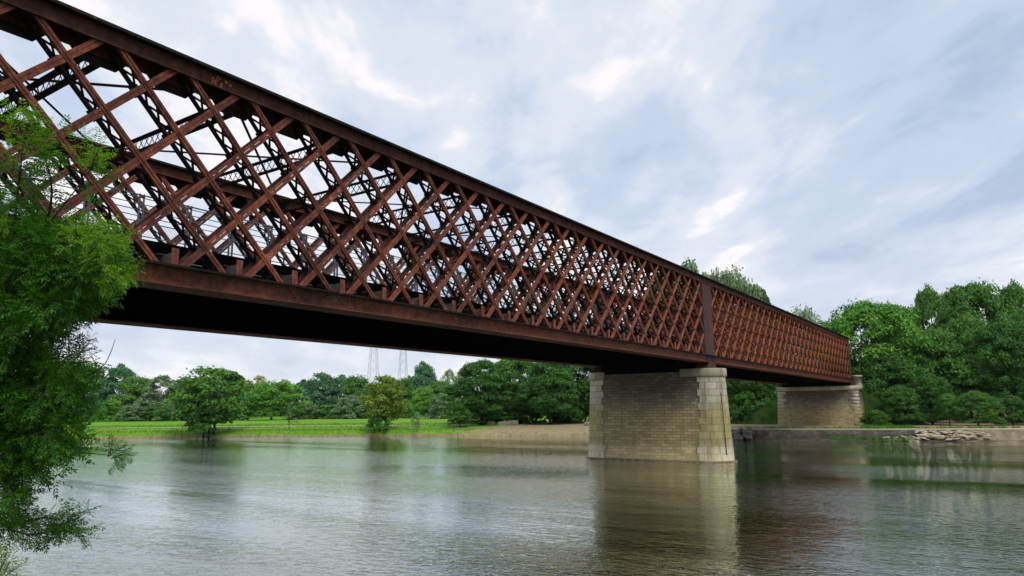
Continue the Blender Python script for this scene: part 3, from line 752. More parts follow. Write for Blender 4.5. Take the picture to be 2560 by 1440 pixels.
def trunk_mesh(name, seed, C, base=-0.35, thick=0.045, nlimb=16, multi=1, lean=0.1):
    r = random.Random(seed); m = MB()
    for q in range(multi):
        bx, by = (0, 0) if multi == 1 else (r.uniform(-.12, .12), r.uniform(-.12, .12))
        lx, ly = r.uniform(-lean, lean)*(1+multi*0.6), r.uniform(-lean, lean)*(1+multi*0.6)
        top = Vector((bx+lx, by+ly, 1.15)); pts = []; rads = []
        for i in range(8):
            t = i/7; pts.append(Vector((bx+lx*t*t+0.015*math.sin(7*t+q), by+ly*t*t+0.015*math.cos(5*t), base+(1.15-base)*t)))
            rads.append(thick*(1.25-t)*(1.5 if i == 0 else 1.0)/(1+0.35*(multi-1)))
        m.tube(pts, rads, 7)
        cs = r.sample(range(len(C)), min(nlimb, len(C)))
        for c in cs:
            tgt = Vector(C[c]); t = r.uniform(0.35, 0.95); i = min(6, int(t*7)); st = pts[i].lerp(pts[i+1], t*7-i)
            if tgt.z < st.z-0.3: continue
            mid = st.lerp(tgt, 0.5)+Vector((r.uniform(-.05, .05), r.uniform(-.05, .05), -0.04))
            m.tube([st, mid, tgt], [thick*0.42*(1.1-t), thick*0.28*(1.1-t)+0.002, 0.003], 5)
    return m.mesh(name, M_BARKD)
PROTO = {}
def proto(key):
    if key not in PROTO:
        kw = {
         'round1': dict(seed=1, nleaf=15000, nclump=120, leaf=0.045, shape='round', clump=0.24),
         'round2': dict(seed=2, nleaf=15000, nclump=90, leaf=0.045, shape='round', clump=0.28),
         'round3': dict(seed=3, nleaf=12000, nclump=150, leaf=0.042, shape='tall', clump=0.19),
         'big1':   dict(seed=4, nleaf=42000, nclump=210, leaf=0.030, shape='round', clump=0.21),
         'big2':   dict(seed=5, nleaf=42000, nclump=170, leaf=0.030, shape='tall', clump=0.22),
         'big3':   dict(seed=6, nleaf=42000, nclump=260, leaf=0.028, shape='bush', clump=0.18),
         'bush1':  dict(seed=7, nleaf=8000, nclump=70, leaf=0.055, shape='bush', clump=0.27),
         'bush2':  dict(seed=8, nleaf=8000, nclump=100, leaf=0.050, shape='bush', clump=0.22),
         'airy1':  dict(seed=9, nleaf=9000, nclump=110, leaf=0.036, shape='tall', clump=0.17),
         'airy2':  dict(seed=10, nleaf=13000, nclump=190, leaf=0.030, shape='tall', clump=0.13),
         'sparse': dict(seed=12, nleaf=900, nclump=40, leaf=0.045, shape='tall', clump=0.20),
        }[key]
        me, C = crown_mesh('crown', **kw)
        tm = trunk_mesh('trunk', kw['seed'], C, multi=3 if key in ('airy1', 'round1', 'sparse') else 1, nlimb=34 if key.startswith(('airy', 'sparse')) else 16,
                        thick=0.018 if key == 'sparse' else 0.03 if key.startswith('airy') else 0.045, base=-0.5, lean=0.16)
        PROTO[key] = (me, tm)
    return PROTO[key]
def placetree(name, key, mat, px, wpx, ytop, ybot, depth, zg, label, cat='tree', group=None, bark=None, clear=0.12, rot=None, depthscale=1.0):
    """crown spans wpx photo pixels, top at ytop; depth metres along the view; ground height zg"""
    r0 = at(px, 1025, depth); zt = at(px, ytop, depth).z; R = wpx*depth/FPX/2
    zb = at(px, ybot, depth).z if ybot else zg + (zt-zg)*clear
    zb = max(zb, zg+0.05) if ybot is None else zb
    root = empty(name, (r0.x, r0.y, zg)); root.rotation_euler.z = rot if rot is not None else (px*0.37) % 6.28
    tag(root, label, cat, group)
    me, tm = proto(key); H = (zt-zb)/2
    c = link('crown', me, root, (0, 0, zb-zg)); c.scale = (R, R*depthscale, H)
    c.material_slots[0].link = 'OBJECT'; c.material_slots[0].material = LM[mat]
    # the trunk mesh starts half a crown radius below the crown
    tk = link('trunk', tm, root); base_rel = 0.5
    hz = (zb-zg)
    sc = max(H, (hz+0.4)/0.5) if hz > 0.1 else H
    tk.scale = (R, R, max(H, (hz+0.5)/0.5*1.0)) if hz+0.5 > 0.5*H else (R, R, H)
    tk.location = (0, 0, (hz if hz+0.5 <= 0.5*H else 0.5*tk.scale[2]-0.5))
    if bark: tk.material_slots[0].link = 'OBJECT'; tk.material_slots[0].material = bark
    return root
T = placetree
G1 = 'trees of the wood beyond the meadow'; G2 = 'trees crowding the bank by the bridge'; G3 = 'bushes at the edge of the meadow'; G4 = 'tall trees rising behind the bridge'; G5 = 'big trees on the right bank'
# -- two single trees at the water's edge and the big ones left of the pier
T('riverside_tree', 'round1', 'mid', 530, 178, 922, 1068, 129, 0.5, 'round dark green tree alone at the water edge with bare roots below it', 'tree', None, clear=0.12)
T('ivy_bush', 'bush1', 'dark', 512, 96, 1000, 1084, 127.5, 0.5, 'dark ivy thicket round the foot of the lone round riverside tree', 'bush')
T('riverside_tree', 'round1', 'olive', 962, 108, 942, 1058, 128, 0.5, 'yellowish olive small tree alone at the water edge', 'tree', None, rot=2.0)
T('bush', 'bush2', 'mid', 952, 70, 1020, 1078, 126.8, 0.5, 'light green scrub round the foot of the yellowish olive riverside tree', 'bush')
for px, w, yt, d, key, mt, lb in (
  (1205, 165, 903, 133, 'big2', 'dark', 'broad dark green tree nearest the open meadow, left of the stone pier'),
  (1300, 170, 893, 140, 'big1', 'mid', 'lighter green tree behind the broad dark tree left of the pier'),
  (1375, 150, 896, 131, 'big2', 'dark', 'dark leaning tree with its trunks showing over the sandy ground left of the pier'),
  (1450, 150, 880, 138, 'big1', 'dark', 'dark tree just left of the stone pier, under the bridge'),
  (1550, 170, 870, 142, 'big2', 'dark', 'dark tree hidden mostly behind the stone pier'),
  (1660, 170, 860, 150, 'big1', 'mid', 'green tree behind the stone pier reaching up to the deck'),
  (1760, 150, 850, 152, 'big2', 'dark', 'dark tree behind the right end of the stone pier'),
  (1868, 140, 880, 132, 'big1', 'dark', 'shaded dark tree between the two stone piers'),
  (1950, 120, 890, 138, 'big2', 'dark', 'shaded tree behind the left end of the far pier')):
    T('broadleaf_tree', key, mt, px, w, yt, None, d, 1.6, lb, 'tree', G2, clear=0.14)
for px, w, yt, d, mt, lb in (
  (1150, 60, 1010, 129, 'dark', 'low dark bush at the left foot of the broad dark tree'),
  (1255, 120, 1012, 136, 'dark', 'dark undergrowth between the trunks left of the pier'),
  (1420, 90, 1000, 137, 'dark', 'dark undergrowth close to the left edge of the pier'),
  (1860, 90, 985, 128, 'dark', 'dark bush right of the pier above the quay'),
  (1925, 80, 1010, 130, 'dark', 'dark bush beside the left edge of the far pier'),
  (1200, 150, 985, 147, 'dark', 'dark thicket closing the gap behind the broad dark tree'),
  (1300, 120, 990, 146, 'dark', 'dark thicket behind the dark leaning tree'),
  (1385, 120, 980, 147, 'dark', 'dark thicket between the leaning tree and the pier'),
  (1460, 120, 975, 145, 'dark', 'dark thicket against the left edge of the pier'),
  (1590, 200, 980, 145, 'dark', 'dark undergrowth behind the stone pier')):
    T('undergrowth_bush', 'bush1', mt, px, w, yt, 1064, d, 1.4, lb, 'bush', 'dark bushes below the bank trees')
# -- the wood beyond the meadow, from left to right
for px, w, yt, d, key, mt, lb in (
  (120, 170, 925, 250, 'round1', 'mid', 'green tree of the wood behind the leafy foreground branches'),
  (215, 110, 915, 235, 'round2', 'mid', 'green tree just right of the foreground foliage'),
  (292, 105, 911, 232, 'round3', 'teal', 'tall dark bluish green tree at the left end of the wood'),
  (345, 110, 945, 228, 'round1', 'mid', 'green tree between the tall dark tree and the grey-green willows'),
  (395, 130, 938, 226, 'airy1', 'grey', 'grey-green willow with pale branching trunks'),
  (455, 90, 950, 232, 'round3', 'teal', 'dark narrow tree left of the lone riverside tree'),
  (505, 80, 935, 262, 'airy2', 'pale', 'thin pale tree top rising behind the lone riverside tree on the left'),
  (548, 62, 917, 262, 'airy2', 'pale', 'thin pale crown rising highest behind the lone riverside tree'),
  (605, 90, 958, 250, 'round2', 'mid', 'green tree behind the right side of the lone riverside tree'),
  (645, 72, 939, 268, 'airy1', 'cream', 'tree with pale yellow blossom behind the round green tree'),
  (710, 52, 948, 272, 'airy1', 'cream', 'small creamy tree top right of the yellow blossom tree'),
  (681, 142, 958, 212, 'round2', 'bright', 'large dome shaped bright green tree at the meadow edge'),
  (758, 80, 950, 262, 'round3', 'teal', 'dark tree just right of the dome shaped tree'),
  (803, 84, 934, 258, 'round1', 'teal', 'taller dark tree in the middle of the wood'),
  (850, 84, 938, 262, 'round3', 'teal', 'dark tree with two rounded tops in the middle of the wood'),
  (893, 82, 945, 254, 'round2', 'mid', 'rounded green tree left of the pylons'),
  (935, 90, 962, 240, 'round1', 'mid', 'green tree at the foot of the left pylon'),
  (1000, 90, 952, 236, 'round2', 'mid', 'green tree at the foot of the right pylon'),
  (1058, 80, 905, 246, 'round3', 'teal', 'tall egg shaped bluish green tree right of the pylons'),
  (1022, 46, 940, 252, 'round3', 'teal', 'dark slim tree leaning on the tall egg shaped tree'),
  (1100, 80, 955, 240, 'round1', 'mid', 'green tree right of the tall egg shaped tree'),
  (1123, 64, 920, 285, 'airy2', 'pale', 'thin pale tree between the egg shaped tree and the dark tree'),
  (1158, 52, 913, 290, 'airy2', 'pale', 'thin pale grey tree top touching the broad dark tree'),
  (1063, 62, 972, 205, 'round2', 'bright', 'small light green round tree in front of the wood'),
  (-30, 190, 930, 240, 'round2', 'mid', 'green tree at the left border of the wood')):
    T('woodland_tree', key, mt, px, w, yt, None, d, 2.1, lb, 'tree', G1, bark=M_BARKP if key == 'airy1' else None, clear=0.0)
for px, w, yt, d, mt, lb in (
  (275, 82, 1002, 212, 'bright', 'bright green round bush at the left end of the meadow edge'),
  (330, 70, 1012, 210, 'grey', 'grey-green low bush beside the bright round bush'),
  (375, 100, 1018, 214, 'dark', 'dark low bush under the grey-green willow'),
  (425, 70, 1010, 208, 'mid', 'green bush left of the lone riverside tree at the meadow edge'),
  (455, 60, 1002, 206, 'teal', 'bluish green bush half behind the lone riverside tree'),
  (590, 90, 995, 212, 'mid', 'green bush half hidden right of the lone riverside tree'),
  (765, 90, 1008, 222, 'grey', 'grey-green bush right of the dome shaped tree'),
  (820, 90, 1012, 220, 'mid', 'low green bush in the middle of the meadow edge'),
  (872, 84, 990, 216, 'grey', 'pale grey-green willow bush left of the olive tree'),
  (915, 70, 1005, 218, 'mid', 'green bush directly left of the olive tree'),
  (1010, 70, 1005, 220, 'mid', 'green bush directly right of the olive tree'),
  (1105, 76, 985, 202, 'grey', 'pale grey-green willow bush left of the broad dark tree'),
  (1150, 70, 1000, 205, 'grey', 'grey-green bush touching the broad dark tree'),
  (160, 90, 1000, 220, 'mid', 'green bush behind the foreground foliage'),
  (225, 70, 1008, 216, 'grey', 'grey-green bush at the edge of the foreground foliage')):
    T('meadow_bush', 'bush2' if mt == 'grey' else 'bush1', mt, px, w, yt, 1056, d, 2.0, lb, 'bush', G3)
# -- behind the bridge, above the deck
for px, w, yt, d, key, mt, lb in (
  (1728, 124, 664, 168, 'round2', 'grey', 'pale silvery tree top just behind the bridge post'),
  (1792, 112, 676, 172, 'round1', 'pale', 'grey-green tree top second behind the bridge'),
  (1858, 108, 683, 165, 'round2', 'grey', 'taller bluish tree top third behind the bridge'),
  (1903, 100, 706, 170, 'round1', 'grey', 'tree top on the right falling away behind the bridge'),
  (1670, 120, 672, 170, 'round1', 'grey', 'tree top hidden behind the lattice left of the bridge post'),
  (2020, 100, 778, 160, 'round2', 'pale', 'small pale tree between the bridge end and the dome shaped tree'),
  (1965, 100, 775, 165, 'round1', 'grey', 'grey-green tree showing through the far lattice')):
    T('tall_tree', key, mt, px, w, yt, None, d, 2.0, lb, 'tree', G4, clear=0.10)
# -- right bank
for px, w, yt, d, key, mt, zg, lb in (
  (2190, 250, 752, 124, 'big1', 'bright', 3.5, 'large bright green dome shaped tree beside the end of the bridge'),
  (2075, 120, 808, 134, 'big2', 'bright', 4.0, 'green tree whose side shows over the end of the bridge'),
  (2345, 120, 716, 148, 'big2', 'mid', 3.0, 'tall green tree with a gap on its right, behind the dome shaped tree'),
  (2400, 90, 722, 152, 'airy1', 'pale', 3.0, 'thin pale tree between the tall trees on the right'),
  (2470, 190, 700, 138, 'big1', 'mid', 3.0, 'tallest broad green tree near the right border'),
  (2565, 130, 705, 135, 'big2', 'mid', 3.0, 'tall green tree cut by the right border'),
  (2330, 200, 822, 122, 'big1', 'mid', 2.2, 'mid green tree with layered boughs right of the dome shaped tree'),
  (2430, 180, 790, 120, 'big2', 'mid', 2.2, 'green tree in front of the tallest broad tree'),
  (2540, 170, 800, 114, 'big1', 'dark', 2.0, 'dark green tree low against the right border'),
  (2230, 170, 880, 118, 'big2', 'dark', 1.8, 'dark green tree under the dome shaped tree'),
  (2640, 200, 760, 118, 'big1', 'mid', 2.0, 'green tree just beyond the right border'),
  (2150, 110, 900, 126, 'big2', 'dark', 2.0, 'dark tree close behind the stone block of the far pier')):
    T('bank_tree', key, mt, px, w, yt, None, d, zg, lb, 'tree', G5, clear=0.05)
for px, w, yt, yb, d, mt, lb in (
  (2250, 110, 965, 1058, 110, 'dark', 'dark bush right of the far pier above the grassy slope'),
  (2330, 130, 935, 1062, 111, 'dark', 'dark leafy bush under the layered tree'),
  (2440, 108, 978, 1064, 103, 'mid', 'rounded lighter green bush standing in front of the dark trees'),
  (2370, 60, 985, 1050, 106, 'mid', 'small green bush left of the rounded lighter bush'),
  (2530, 90, 990, 1066, 104, 'dark', 'dark green bush at the right border above the bank'),
  (2185, 70, 1025, 1066, 108, 'mid', 'low green scrub beside the foot of the far pier'),
  (2600, 110, 950, 1066, 106, 'dark', 'dark bush beyond the right border')):
    T('bank_bush', 'big3', mt, px, w, yt, yb, d, 1.5, lb, 'bush', 'bushes along the right bank')
# small bare trees and a shrub on the meadow bank
T('bare_sapling', 'sparse', 'grey', 725, 44, 1003, 1066, 131, 0.9, 'thin nearly leafless sapling on the meadow bank', 'sapling', bark=M_BARK)
T('bare_shrub', 'sparse', 'grey', 1042, 40, 1030, 1078, 125, 0.6, 'thin leafless shrub on the eroded bank', 'shrub', bark=M_BARK)
# far-off wood that reads as one mass, closing the gaps between the trees
def leafcloud(name, C, CR, per, leaf, mat, flat=0.8, seed=3, elong=0.62):
    r = np.random.default_rng(seed); C = np.asarray(C); CR = np.asarray(CR); n = len(C)*per
    idx = np.repeat(np.arange(len(C)), per); d = r.normal(size=(n, 3)); d /= np.linalg.norm(d, axis=1)[:, None]
    Pn = C[idx]+d*(CR[idx]*(0.6+0.45*r.random(n)))[:, None]*np.array([1, 1, flat])
    nr = d*0.75+r.normal(size=(n, 3))*0.5+np.array([0, 0, .3]); nr /= np.linalg.norm(nr, axis=1)[:, None]
    a = np.cross(nr, r.normal(size=(n, 3))); a /= np.linalg.norm(a, axis=1)[:, None]; b = np.cross(nr, a)
    s = leaf*(0.55+0.9*r.random(n)); a *= s[:, None]; b *= (s*elong)[:, None]
    V = np.empty((n*4, 3)); V[0::4] = Pn-a; V[1::4] = Pn+b; V[2::4] = Pn+a; V[3::4] = Pn-b
    tint = np.repeat(np.clip(r.random(len(C))[idx]*0.75+r.random(n)*0.3, 0, 1), 4)
    return npmesh(name, V, np.arange(n*4).reshape(-1, 4), mat, attr=tint)
C = []; CR = []
for k in range(760):
    px = RNG.uniform(-300, 1750); d = RNG.uniform(285, 330); q = at(px, 1025, d)
    h = 9.5+2.5*math.sin(px*0.021)+1.5*math.sin(px*0.057+1)
    C.append((q.x, q.y, 2+RNG.uniform(0, h))); CR.append(RNG.uniform(1.6, 3.0))
tag(link('distant_wood', leafcloud('distant_wood', C, CR, 60, 0.55, LM['teal'])), kind='stuff')
C = []; CR = []
for k in range(620):                       # leafy mass behind the right bank and on the embankment sides
    px = RNG.uniform(1480, 2760); d = RNG.uniform(142, 175); q = at(px, 1025, d)
    if 17 < q.y < 33 and q.x < 175: continue
    h = 8+ (7 if px > 2080 else 2)
    C.append((q.x, q.y, 1.5+RNG.uniform(0, h))); CR.append(RNG.uniform(1.3, 2.4))
for k in range(200):
    y = RNG.choice([-1, 1]); yy = 25+y*RNG.uniform(6, 13); x = RNG.uniform(129, 150)
    C.append((x, yy, max(1.2, 7-(abs(yy-25)-5)*0.7)+RNG.uniform(0, 1.6))); CR.append(RNG.uniform(0.8, 1.6))
tag(link('bank_thicket', leafcloud('bank_thicket', C, CR, 80, 0.34, LM['dark'], seed=5)), kind='stuff')

# ------------------------------------------------------------------ pylons
def pylon(px, depth, ytop, whalf, label):
    b = at(px, 1025, depth); H = at(px, ytop, depth).z-2.0
    root = empty('lattice_pylon', (b.x, b.y, 2.0)); root.rotation_euler.z = 0.5
    tag(root, label, 'pylon', 'electricity pylons beyond the meadow')
    m = MB(); n = 13; cs = [(-1, -1), (1, -1), (1, 1), (-1, 1)]
    def w(t): return whalf*(1-t)**1.0*0.86+0.32
    L = [1-(1-k/n)**1.25 for k in range(n+1)]
    for k in range(n):
        t0, t1 = L[k], L[k+1]
        for i in range(4):
            a, c = cs[i], cs[(i+1) % 4]
            A0 = (a[0]*w(t0), a[1]*w(t0), H*t0); A1 = (a[0]*w(t1), a[1]*w(t1), H*t1); B0 = (c[0]*w(t0), c[1]*w(t0), H*t0); B1 = (c[0]*w(t1), c[1]*w(t1), H*t1)
            m.bar(A0, A1, 0.10, 0.10); m.bar(A0, B1, 0.07, 0.07, (0.1, 0.2, 1)); m.bar(B0, A1, 0.07, 0.07, (0.1, 0.2, 1))
    m.build('lattice_mast', M_PYLON, root)
    m = MB()
    for z, l in ((0.80, 4.2), (0.90, 3.4)):
        for s in (-1, 1): m.bar((s*0.3, 0, H*z), (s*l, 0, H*z), 0.14, 0.14); m.bar((s*0.3, 0, H*z+1.1), (s*l, 0, H*z), 0.10, 0.10)
    m.build('crossarm', M_PYLON, root)
pylon(931, 330, 762, 3.2, 'left of two grey lattice pylons whose top is hidden behind the bridge deck')
pylon(1006, 350, 768, 2.9, 'right of two grey lattice pylons whose top is hidden behind the bridge deck')

# ------------------------------------------------------------------ stones, timber and grass along the far bank
def rock_mesh(seed, sx, sy, sz):
    r = random.Random(seed); m = MB(); n = r.choice((6, 7, 8)); ang = sorted(2*math.pi*(k+r.uniform(-.3, .3))/n for k in range(n))
    ro = [r.uniform(0.75, 1.1) for _ in ang]
    lay = [(-0.5, 0.82), (-0.2, 1.0), (0.28, 0.96), (0.5, 0.70)]
    tx, ty = r.uniform(-.25, .25), r.uniform(-.25, .25)
    for z, f in lay:
        for a, q in zip(ang, ro): x = math.cos(a)*q*f; y = math.sin(a)*q*f; m.v.append((x*sx, y*sy, (z+tx*x*0.5+ty*y*0.5)*sz))
    for k in range(3):
        for i in range(n): j = (i+1) % n; m.f.append((k*n+i, k*n+j, (k+1)*n+j, (k+1)*n+i))
    m.f.append(tuple(range(n))[::-1]); m.f.append(tuple(range(3*n, 4*n)))
    return m
M_SLAB = plain('pale_limestone', (0.42, 0.36, 0.26), 0.9, 0.4, 2.5)
M_GREYR = plain('grey_rock', (0.13, 0.125, 0.11), 0.9, 0.4, 3)
slabs = [rock_mesh(k, 0.75+0.12*k, 0.5, 0.42).mesh('pale_stone', M_SLAB) for k in range(6)]
def shoreat(px, s):
    best = min(range(len(SHORE)), key=lambda i: abs(((SHORE[i].to_3d()-CAMP).dot(RGT)/max(1, (SHORE[i].to_3d()-CAMP).dot(FWD))*FPX+1280)-px) if (SHORE[i].to_3d()-CAMP).dot(FWD) > 1 else 1e9)
    i0 = max(1, min(len(SHORE)-2, best)); best2 = None; bd = 1e9
    for k in range(-10, 11):
        j = i0+(1 if k > 0 else -1); t = abs(k)/10; p = SHORE[i0].lerp(SHORE[j], t); n = SN[i0].lerp(SN[j], t)
        q = p+n*s; v = Vector((q.x, q.y, 0.5))-CAMP; e = abs(v.dot(RGT)/v.dot(FWD)*FPX+1280-px)
        if e < bd: bd = e; best2 = q
    return best2
r = random.Random(5)
for k in range(120):
    px = r.uniform(2272, 2480) if k > 12 else r.uniform(2215, 2290); row = r.random()
    s = -1.50+row*1.05; q = shoreat(px, s)
    o = link('pale_stone', r.choice(slabs), None, (q.x, q.y, (0.28+row*0.98 if px > 2290 else 0.05+row*0.5)+r.uniform(-.05, .06)))
    o.rotation_euler = (r.uniform(-.35, .35), r.uniform(-.35, .35), -1.5+r.uniform(-.9, .9)); f = r.uniform(0.22, 0.62); o.scale = (f*1.3, f, f*r.uniform(0.5, 0.85))
    tag(o, 'flat pale limestone slab in the heap below the right bank', 'stone', 'pale stones tumbled at the foot of the right bank')
for k in range(9):
    px = 1838+r.uniform(0, 34); q = shoreat(px, -1.3+r.uniform(-0.5, 0.5))
    o = link('grey_rock', rock_mesh(40+k, 0.95, 0.7, 0.62).mesh('grey_rock', M_GREYR), None, (q.x, q.y, 0.15+0.13*k)); o.rotation_euler = (r.uniform(-.4, .4), r.uniform(-.4, .4), r.uniform(0, 6))
    tag(o, 'grey rock piled against the quay just right of the stone pier', 'rock', 'grey rocks piled against the quay')
for px, w, lab in ((1193, 0.9, 'left weathered stone block on the sandy ground under the dark trees'), (1235, 1.9, 'long low stone block in the middle of the sandy ground edge'), (1268, 0.7, 'right weathered stone block on the sandy ground under the dark trees'), (1445, 2.2, 'long low stone block beside the left edge of the pier')):
    q = shoreat(px, 11.5); o = link('stone_block', rock_mesh(int(w*10), w, 0.5, 0.8).mesh('stone_block', plain('old_stone', (0.22, 0.19, 0.15), 0.9, 0.3)), None, (q.x, q.y, bankz(11.5, q.x, q.y)+0.3)); o.rotation_euler.z = -0.9
    tag(o, lab, 'stone block')
q = shoreat(1457, 0.6); root = empty('driftwood', (q.x, q.y, 0.45)); tag(root, 'bleached driftwood branches lying at the water left of the pier', 'driftwood')
for k in range(6):
    a = r.uniform(-1.9, -0.2) if k else -1.2; L = r.uniform(0.9, 1.9); m = MB()
    p1 = Vector((math.cos(a)*L*0.5, math.sin(a)*L*0.5, r.uniform(0.0, 0.5))); p2_ = Vector((math.cos(a+.3)*L, math.sin(a+.3)*L, r.uniform(0.1, 0.95)))
    m.tube([(0.1*k-0.3, 0, 0), p1, p2_], [0.075, 0.05, 0.02], 5); m.build('branch', M_DRIFT, root)
# bare roots of the lone tree
q = shoreat(512, 0.4); root = empty('tree_roots', (q.x, q.y, 0.2)); tag(root, 'bare washed out roots below the lone round riverside tree', 'roots')
for k in range(9):
    a = -2.4+k*0.42; m = MB(); L = r.uniform(1.4, 2.8)
    m.tube([(0, 0, 0.75), (math.cos(a)*L*0.4, math.sin(a)*L*0.4, 0.5), (math.cos(a)*L, math.sin(a)*L, -0.15)], [0.12, 0.08, 0.04], 5); m.build('root', M_BARKP, root)
# reeds and long grass on the bank edges
def blades(name, spots, h0, h1, w, mat):
    n = len(spots); r_ = np.random.default_rng(9); Pn = np.asarray(spots); h = r_.uniform(h0, h1, n); a = r_.uniform(0, 6.28, n)
    dx = np.cos(a)*w; dy = np.sin(a)*w; lx = r_.normal(0, 0.22, n)*h; ly = r_.normal(0, 0.22, n)*h
    V = np.empty((n*4, 3)); V[0::4] = Pn-np.stack([dx, dy, 0*dx], 1); V[1::4] = Pn+np.stack([dx, dy, 0*dx], 1)
    V[2::4] = Pn+np.stack([dx*0.15+lx, dy*0.15+ly, h], 1); V[3::4] = Pn+np.stack([-dx*0.15+lx, -dy*0.15+ly, h], 1)
    return link(name, npmesh(name, V, np.arange(n*4).reshape(-1, 4), mat, attr=np.repeat(r_.random(n), 4)))
M_REED = leafmat('bank_grass_blades', (0.060, 0.150, 0.016), (0.170, 0.270, 0.045))
M_MEADOW = leafmat('meadow_grass_blades', (0.080, 0.210, 0.012), (0.180, 0.320, 0.030))
sp = []; sm = []
for i in range(30, len(SHORE)-22):
    p, n = SHORE[i], SN[i]; p2q = SHORE[i+1]; L = (p2q-p).length
    if p.y < 40: continue
    for k in range(int(L*60)):
        t = r.random(); g = noise2(p.x*3+t*L, p.y*3); 
        if r.random() > 0.55+0.6*g: continue
        s = r.uniform(-0.15, 2.6); q = p.lerp(p2q, t)+n*s
        if q.y < 76 and (s > 0.7 or r.random() < 0.8): continue
        sp.append((q.x, q.y, bankz(s, q.x, q.y)-0.05))
    if p.y > 80:
        for k in range(int(L*90)):
            s = r.uniform(1.4, 34); t = r.random(); q = p.lerp(p2q, t)+n*s
            if 10.8 < s < 14.2: continue
            sm.append((q.x, q.y, bankz(s, q.x, q.y)-0.03))
tag(blades('bank_grass', sp, 0.15, 0.50, 0.05, M_REED), kind='stuff')
tag(blades('meadow_grass', sm, 0.10, 0.32, 0.09, M_MEADOW), kind='stuff')
sp = []
for px0, px1, n, s0, s1, z in ((2085, 2262, 2000, -1.15, -0.35, 0.1), (2248, 2268, 400, -1.3, -0.3, 0.1), (1850, 2560, 1700, 3.6, 6.0, 1.3), (2160, 2300, 2500, 4.0, 12.0, 1.3)):
    for k in range(n):
        q = shoreat(r.uniform(px0, px1), r.uniform(s0, s1)) if k % 6 == 0 else q + Vector((r.uniform(-.35, .35), r.uniform(-.35, .35))); sp.append((q.x, q.y, z))
tag(blades('quay_grass', sp, 0.15, 0.48, 0.06, LM['mid']), kind='stuff')
ledge = []; r2 = random.Random(8)
q = 0
m = MB()
for i in QI[:-1]:
    p, n = SHORE[i], SN[i]; pb, nb = SHORE[i+1], SN[i+1]; k = len(m.v)
    for pp, nn in ((p, n), (pb, nb)):
        for s, z in ((-1.75, -0.6), (-1.45, 0.12), (-0.30, 0.22)): w = pp+nn*(s+(r2.uniform(-.12, .12) if 0 else 0)); m.v.append((w.x, w.y, z))
    for j in range(2): m.f.append((k+j, k+j+1, k+3+j+1, k+3+j))
tag(m.build('quay_footing', plain('muddy_stone', (0.09, 0.08, 0.06), 0.8, 0.5, 2)), kind='structure')

# ------------------------------------------------------------------ the ash tree in the foreground, left
ash = empty('ash_tree', (1.55, 10.2, 2.3))
tag(ash, 'leafy ash tree with feathery leaves hanging over the water at the left border', 'tree')
def achild(o): o.parent = ash; o.matrix_parent_inverse = Matrix.Translation((-1.55, -10.2, -2.3)); return o
LM['ash'] = leafmat('ash_leaves', (0.018, 0.080, 0.008), (0.085, 0.235, 0.016), 0.5, 0.4)
LM['ashtip'] = leafmat('young_ash_leaves', (0.070, 0.200, 0.010), (0.220, 0.370, 0.022), 0.5, 0.45)
LV = {'ash': [], 'ashtip': []}; TW = MB(); rr = random.Random(21)
def leaflet(L, p, d, nrm, ln, wd):
    s = d.cross(nrm).normalized(); L.append((p, p+d*ln*0.45+s*wd, p+d*ln-nrm*ln*0.12, p+d*ln*0.45-s*wd))
def ashleaf(L, p, d, size):
    """a feather shaped leaf: a stalk with pairs of narrow leaflets"""
    d = d.normalized(); up = Vector((rr.gauss(0, .35), rr.gauss(0, .35), 1)).normalized(); s = d.cross(up).normalized(); up = s.cross(d)
    n = rr.choice((4, 5, 5)); q = p.copy(); dd = d.copy()
    for k in range(n):
        q = q+dd*size/n; dd = (dd+Vector((0, 0, -0.09))).normalized(); s = dd.cross(up).normalized()
        for sg in (-1, 1):
            v = (s*sg*0.85+dd*0.6+Vector((0, 0, -0.18))+Vector((rr.gauss(0, .12), rr.gauss(0, .12), rr.gauss(0, .12)))).normalized()
            leaflet(L, q, v, size*rr.uniform(.26, .36), size*.050, ) if 0 else leaflet(L, q, v, up, size*rr.uniform(.27, .37), size*.052)
    leaflet(L, q, dd, up, size*.36, size*.055)
def sprig(L, p, d, n, size, stem=True):
    """a twig carrying n leaves, lighter towards its tip"""
    pts = [p]; q = p.copy(); dd = d.normalized(); step = size*0.42
    for k in range(n):
        q = q+dd*step; dd = (dd+Vector((rr.gauss(0, .10), rr.gauss(0, .10), rr.gauss(0.02, .08)))).normalized(); pts.append(q.copy())
        a = rr.uniform(0, 6.28); o1 = dd.orthogonal().normalized(); o2 = dd.cross(o1); v = o1*math.cos(a)+o2*math.sin(a)
        for sg in (-1, 1): ashleaf(L, q, v*sg*0.85+dd*0.55, size*rr.uniform(.75, 1.1))
    ashleaf(L, q, dd, size)
    if stem: TW.tube(pts, [0.006]*(len(pts)-1)+[0.003], 4)
def lump(px, py, rx, ry, depth, n, kind='ash', size=0.20, dz=0.9, bias=(0.5, -0.1)):
    for k in range(n):
        while True:
            u, v, w = rr.uniform(-1, 1), rr.uniform(-1, 1), rr.uniform(-1, 1)
            if u*u+v*v+w*w < 1: break
        l = math.sqrt(u*u+v*v+w*w)+1e-6; g = (l**0.4)/l; u *= g; v *= g; w *= g
        p = at(px+u*rx, py+v*ry, depth+w*dz)
        d = RGT*(u+bias[0]) + UPV*(-v*0.7+bias[1]) + FWD*w*0.8
        kk = kind if not (kind == 'ash' and (v < -0.45 and rr.random() < 0.16)) else 'ashtip'
        sprig(LV[kk], p-d.normalized()*size*0.5, d, rr.choice((2, 3)), size*rr.uniform(.8, 1.15))
